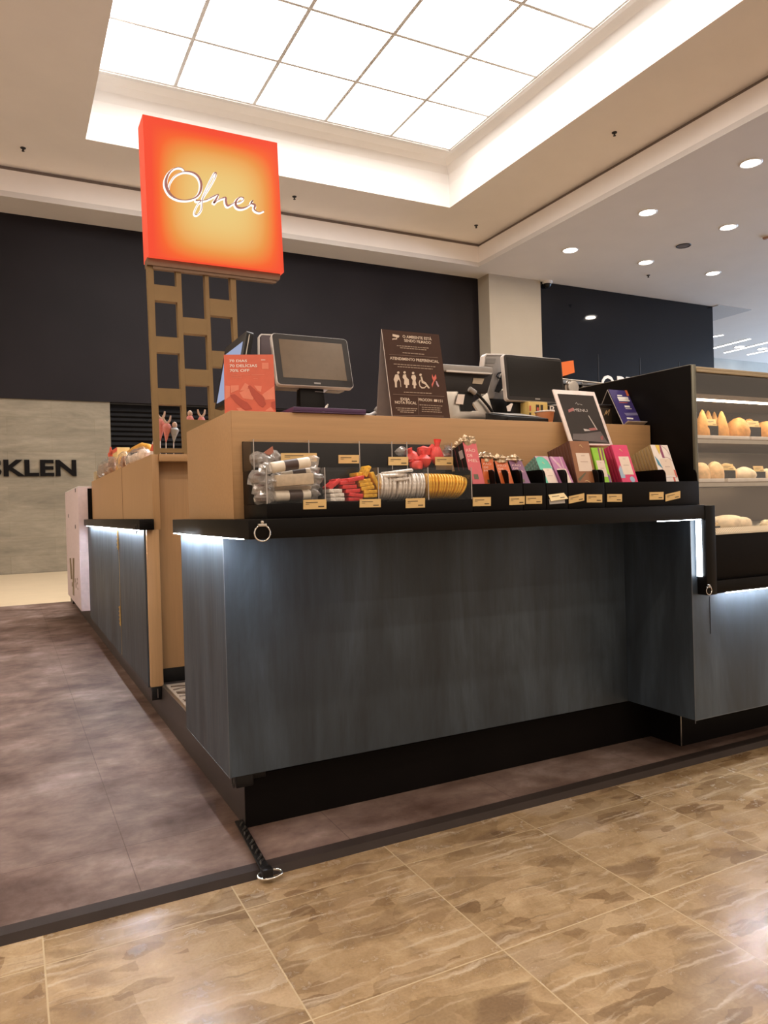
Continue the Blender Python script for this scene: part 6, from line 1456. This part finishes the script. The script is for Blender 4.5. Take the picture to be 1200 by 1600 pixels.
# purple card in a clear acrylic stand
def zq(x, y): return (860 + x / 8.0, 550 + y / 8.0)
q = lean(zq(915, 895), zq(1130, 890), zq(985, 482), zq(705, 475), 2.14)
q = lean(zq(915, 893), zq(1175, 860), zq(985, 482), zq(715, 478), 2.14)
q = Quad(Vector((q.BL.x, q.BL.y, RT + 0.004)), Vector((q.BR.x, q.BR.y, RT + 0.004)), q.TR, q.TL)
t = thing('acrylic_stand', q.p(0.5, 0, 0), 'clear acrylic easel at the right end of the riser holding a purple card', 'stand')
b = MB(); q.rect(b, 0, 0, 1, 1, -0.003, -0.001); b.build('back_sheet', acrylic, t)
b = MB(); b.hull8([q.p(0, 0, 0.0), q.p(1, 0, 0.0), q.p(1, 0, 0.03), q.p(0, 0, 0.03)], [q.p(0, 0, 0.0) + Vector((0, 0, -0.0025)), q.p(1, 0, 0.0) + Vector((0, 0, -0.0025)), q.p(1, 0, 0.03) + Vector((0, 0, -0.0025)), q.p(0, 0, 0.03) + Vector((0, 0, -0.0025))]); b.build('lip', acrylic_edge, t)
for s_ in (0.0, 1.0):
    b = MB(); b.tube([q.p(s_, 0, 0.03), q.p(s_, 0.0, -0.0), q.p(s_, 1.0, -0.002), q.p(s_, 0.98, -0.006) + Vector((0, 0.10, -(q.TL.z - RT) + 0.001))], 0.0016, 6); b.build('leg', acrylic_edge, t)
t = thing('purple_card', q.p(0.5, 0, 0), 'purple printed card with white lettering and orange corner in the acrylic stand', 'card')
b = MB(); q.rect(b, 0.02, 0.01, 0.98, 1.0, 0.0005, 0.0018); b.build('card', purple_card, t)
def pq(P, b): q.poly(b, [st(q, *zq(*p)) for p in P], 0.0019, 0.0024)
b = MB(); pq([(925, 482), (975, 482), (992, 545), (955, 555)], b); pq([(855, 632), (960, 636), (962, 642), (858, 638)], b); b.build('orange_print', pm('orange_print', (0.68, 0.16, 0.05), 0.5), t)
b = MB()
for P in ([(830, 540), (890, 543), (893, 555), (833, 552)], [(830, 563), (965, 568), (975, 603), (845, 598)], [(850, 600), (988, 606), (990, 622), (855, 616)], [(920, 672), (985, 676), (992, 698), (928, 696)], [(935, 708), (1010, 712), (1012, 718), (938, 714)], [(950, 822), (1030, 828), (1032, 846), (955, 842)]): pq(P, b)
b.build('white_print', ink_white, t)
b = MB(); pq([(915, 765), (1090, 762), (1095, 795), (945, 800)], b); b.build('band_print', pm('lavender_print', (0.20, 0.18, 0.32), 0.5), t)
# dark gift box with gold stroke, behind the menu
a = aty(938, 660, 2.24); c = aty(957, 660, 2.24); zt = aty(945, 632, 2.24).z
t = thing('gift_box', ((a.x + c.x) / 2, 2.285, RT), 'dark brown box with gold brush mark between the menu frame and the purple card', 'box')
bx('box', pm('dark_olive_box', (0.060, 0.048, 0.035), 0.4), (a.x - 0.02, c.x, 2.24, 2.33, RT + 0.0005, zt - 0.012), t, 0.002)
bx('lid', pm('dark_brown_lid', (0.028, 0.022, 0.019), 0.4), (a.x - 0.022, c.x + 0.002, 2.238, 2.332, zt - 0.0115, zt), t, 0.002)
q = Quad((a.x, 2.2375, RT), (c.x, 2.2375, RT), (c.x, 2.2375, zt), (a.x, 2.2375, zt)); b = MB()
ribbon(q, b, [(0.3, 0.55, 0.002), (0.5, 0.75, 0.004), (0.45, 0.6, 0.003), (0.75, 0.8, 0.004), (0.6, 0.55, 0.002)], 0.0003, 0.0008); b.build('gold_mark', logo_g, t)

# espresso machine on the back counter
bc = thing('back_counter', (2.9, 3.5, 0.1655), 'dark work counter inside the kiosk carrying the coffee machine', 'counter')
bx('body', plinth_m, (2.45, 3.6, 3.25, 3.85, 0.1655, 1.04), bc); bx('top', blackslab, (2.43, 3.62, 3.23, 3.87, 1.0405, 1.07), bc, 0.002)
t = thing('coffee_machine', (2.98, 3.5, 1.0705), 'black coffee machine with round chrome dial behind the menu frame', 'coffee machine')
zt = aty(890, 592, 3.3).z; a = aty(866, 640, 3.3); c = aty(945, 640, 3.3)
bx('body', black_pl, (a.x, c.x, 3.33, 3.75, 1.0710, zt - 0.03), t, 0.01)
b = MB(); b.hull8([(a.x, 3.31, zt - 0.0295), (c.x + 0.02, 3.31, zt - 0.0295), (c.x + 0.02, 3.76, zt - 0.0295), (a.x, 3.76, zt - 0.0295)], [(a.x + 0.02, 3.34, zt + 0.01), (c.x, 3.34, zt - 0.005), (c.x, 3.74, zt - 0.005), (a.x + 0.02, 3.74, zt + 0.01)]); b.build('top_tray', dgrey_pl, t, 0.004)
MB().tube([(a.x, 3.31, zt + 0.0), (c.x + 0.02, 3.31, zt - 0.012)], 0.005, 8).build('rail', steel, t, smooth=True)
dc = aty(897, 605, 3.30); M_ = Matrix.Translation(dc) @ Matrix.Rotation(PI / 2, 4, 'X')
dc.y = 3.30; M_ = Matrix.Translation((dc.x, 3.33, dc.z)) @ Matrix.Rotation(PI / 2, 4, 'X')
MB().lathe([(0, 0), (0.040, 0), (0.044, 0.012), (0.038, 0.028), (0.030, 0.030), (0, 0.026)], 28, (0, 0, 0), M_).build('dial', steel, t, smooth=True)
MB().lathe([(0.044, 0.0), (0.050, 0.004), (0.050, 0.012), (0.044, 0.014)], 28, (0, 0, 0), M_).build('dial_ring', pm('warm_grey_ring', (0.45, 0.38, 0.32), 0.4), t, smooth=True)
t2 = aty(912, 603, 3.31); bx('side_plate', grey_pl, (t2.x, t2.x + 0.035, 3.318, 3.329, t2.z - 0.09, t2.z + 0.035), t, 0.002)
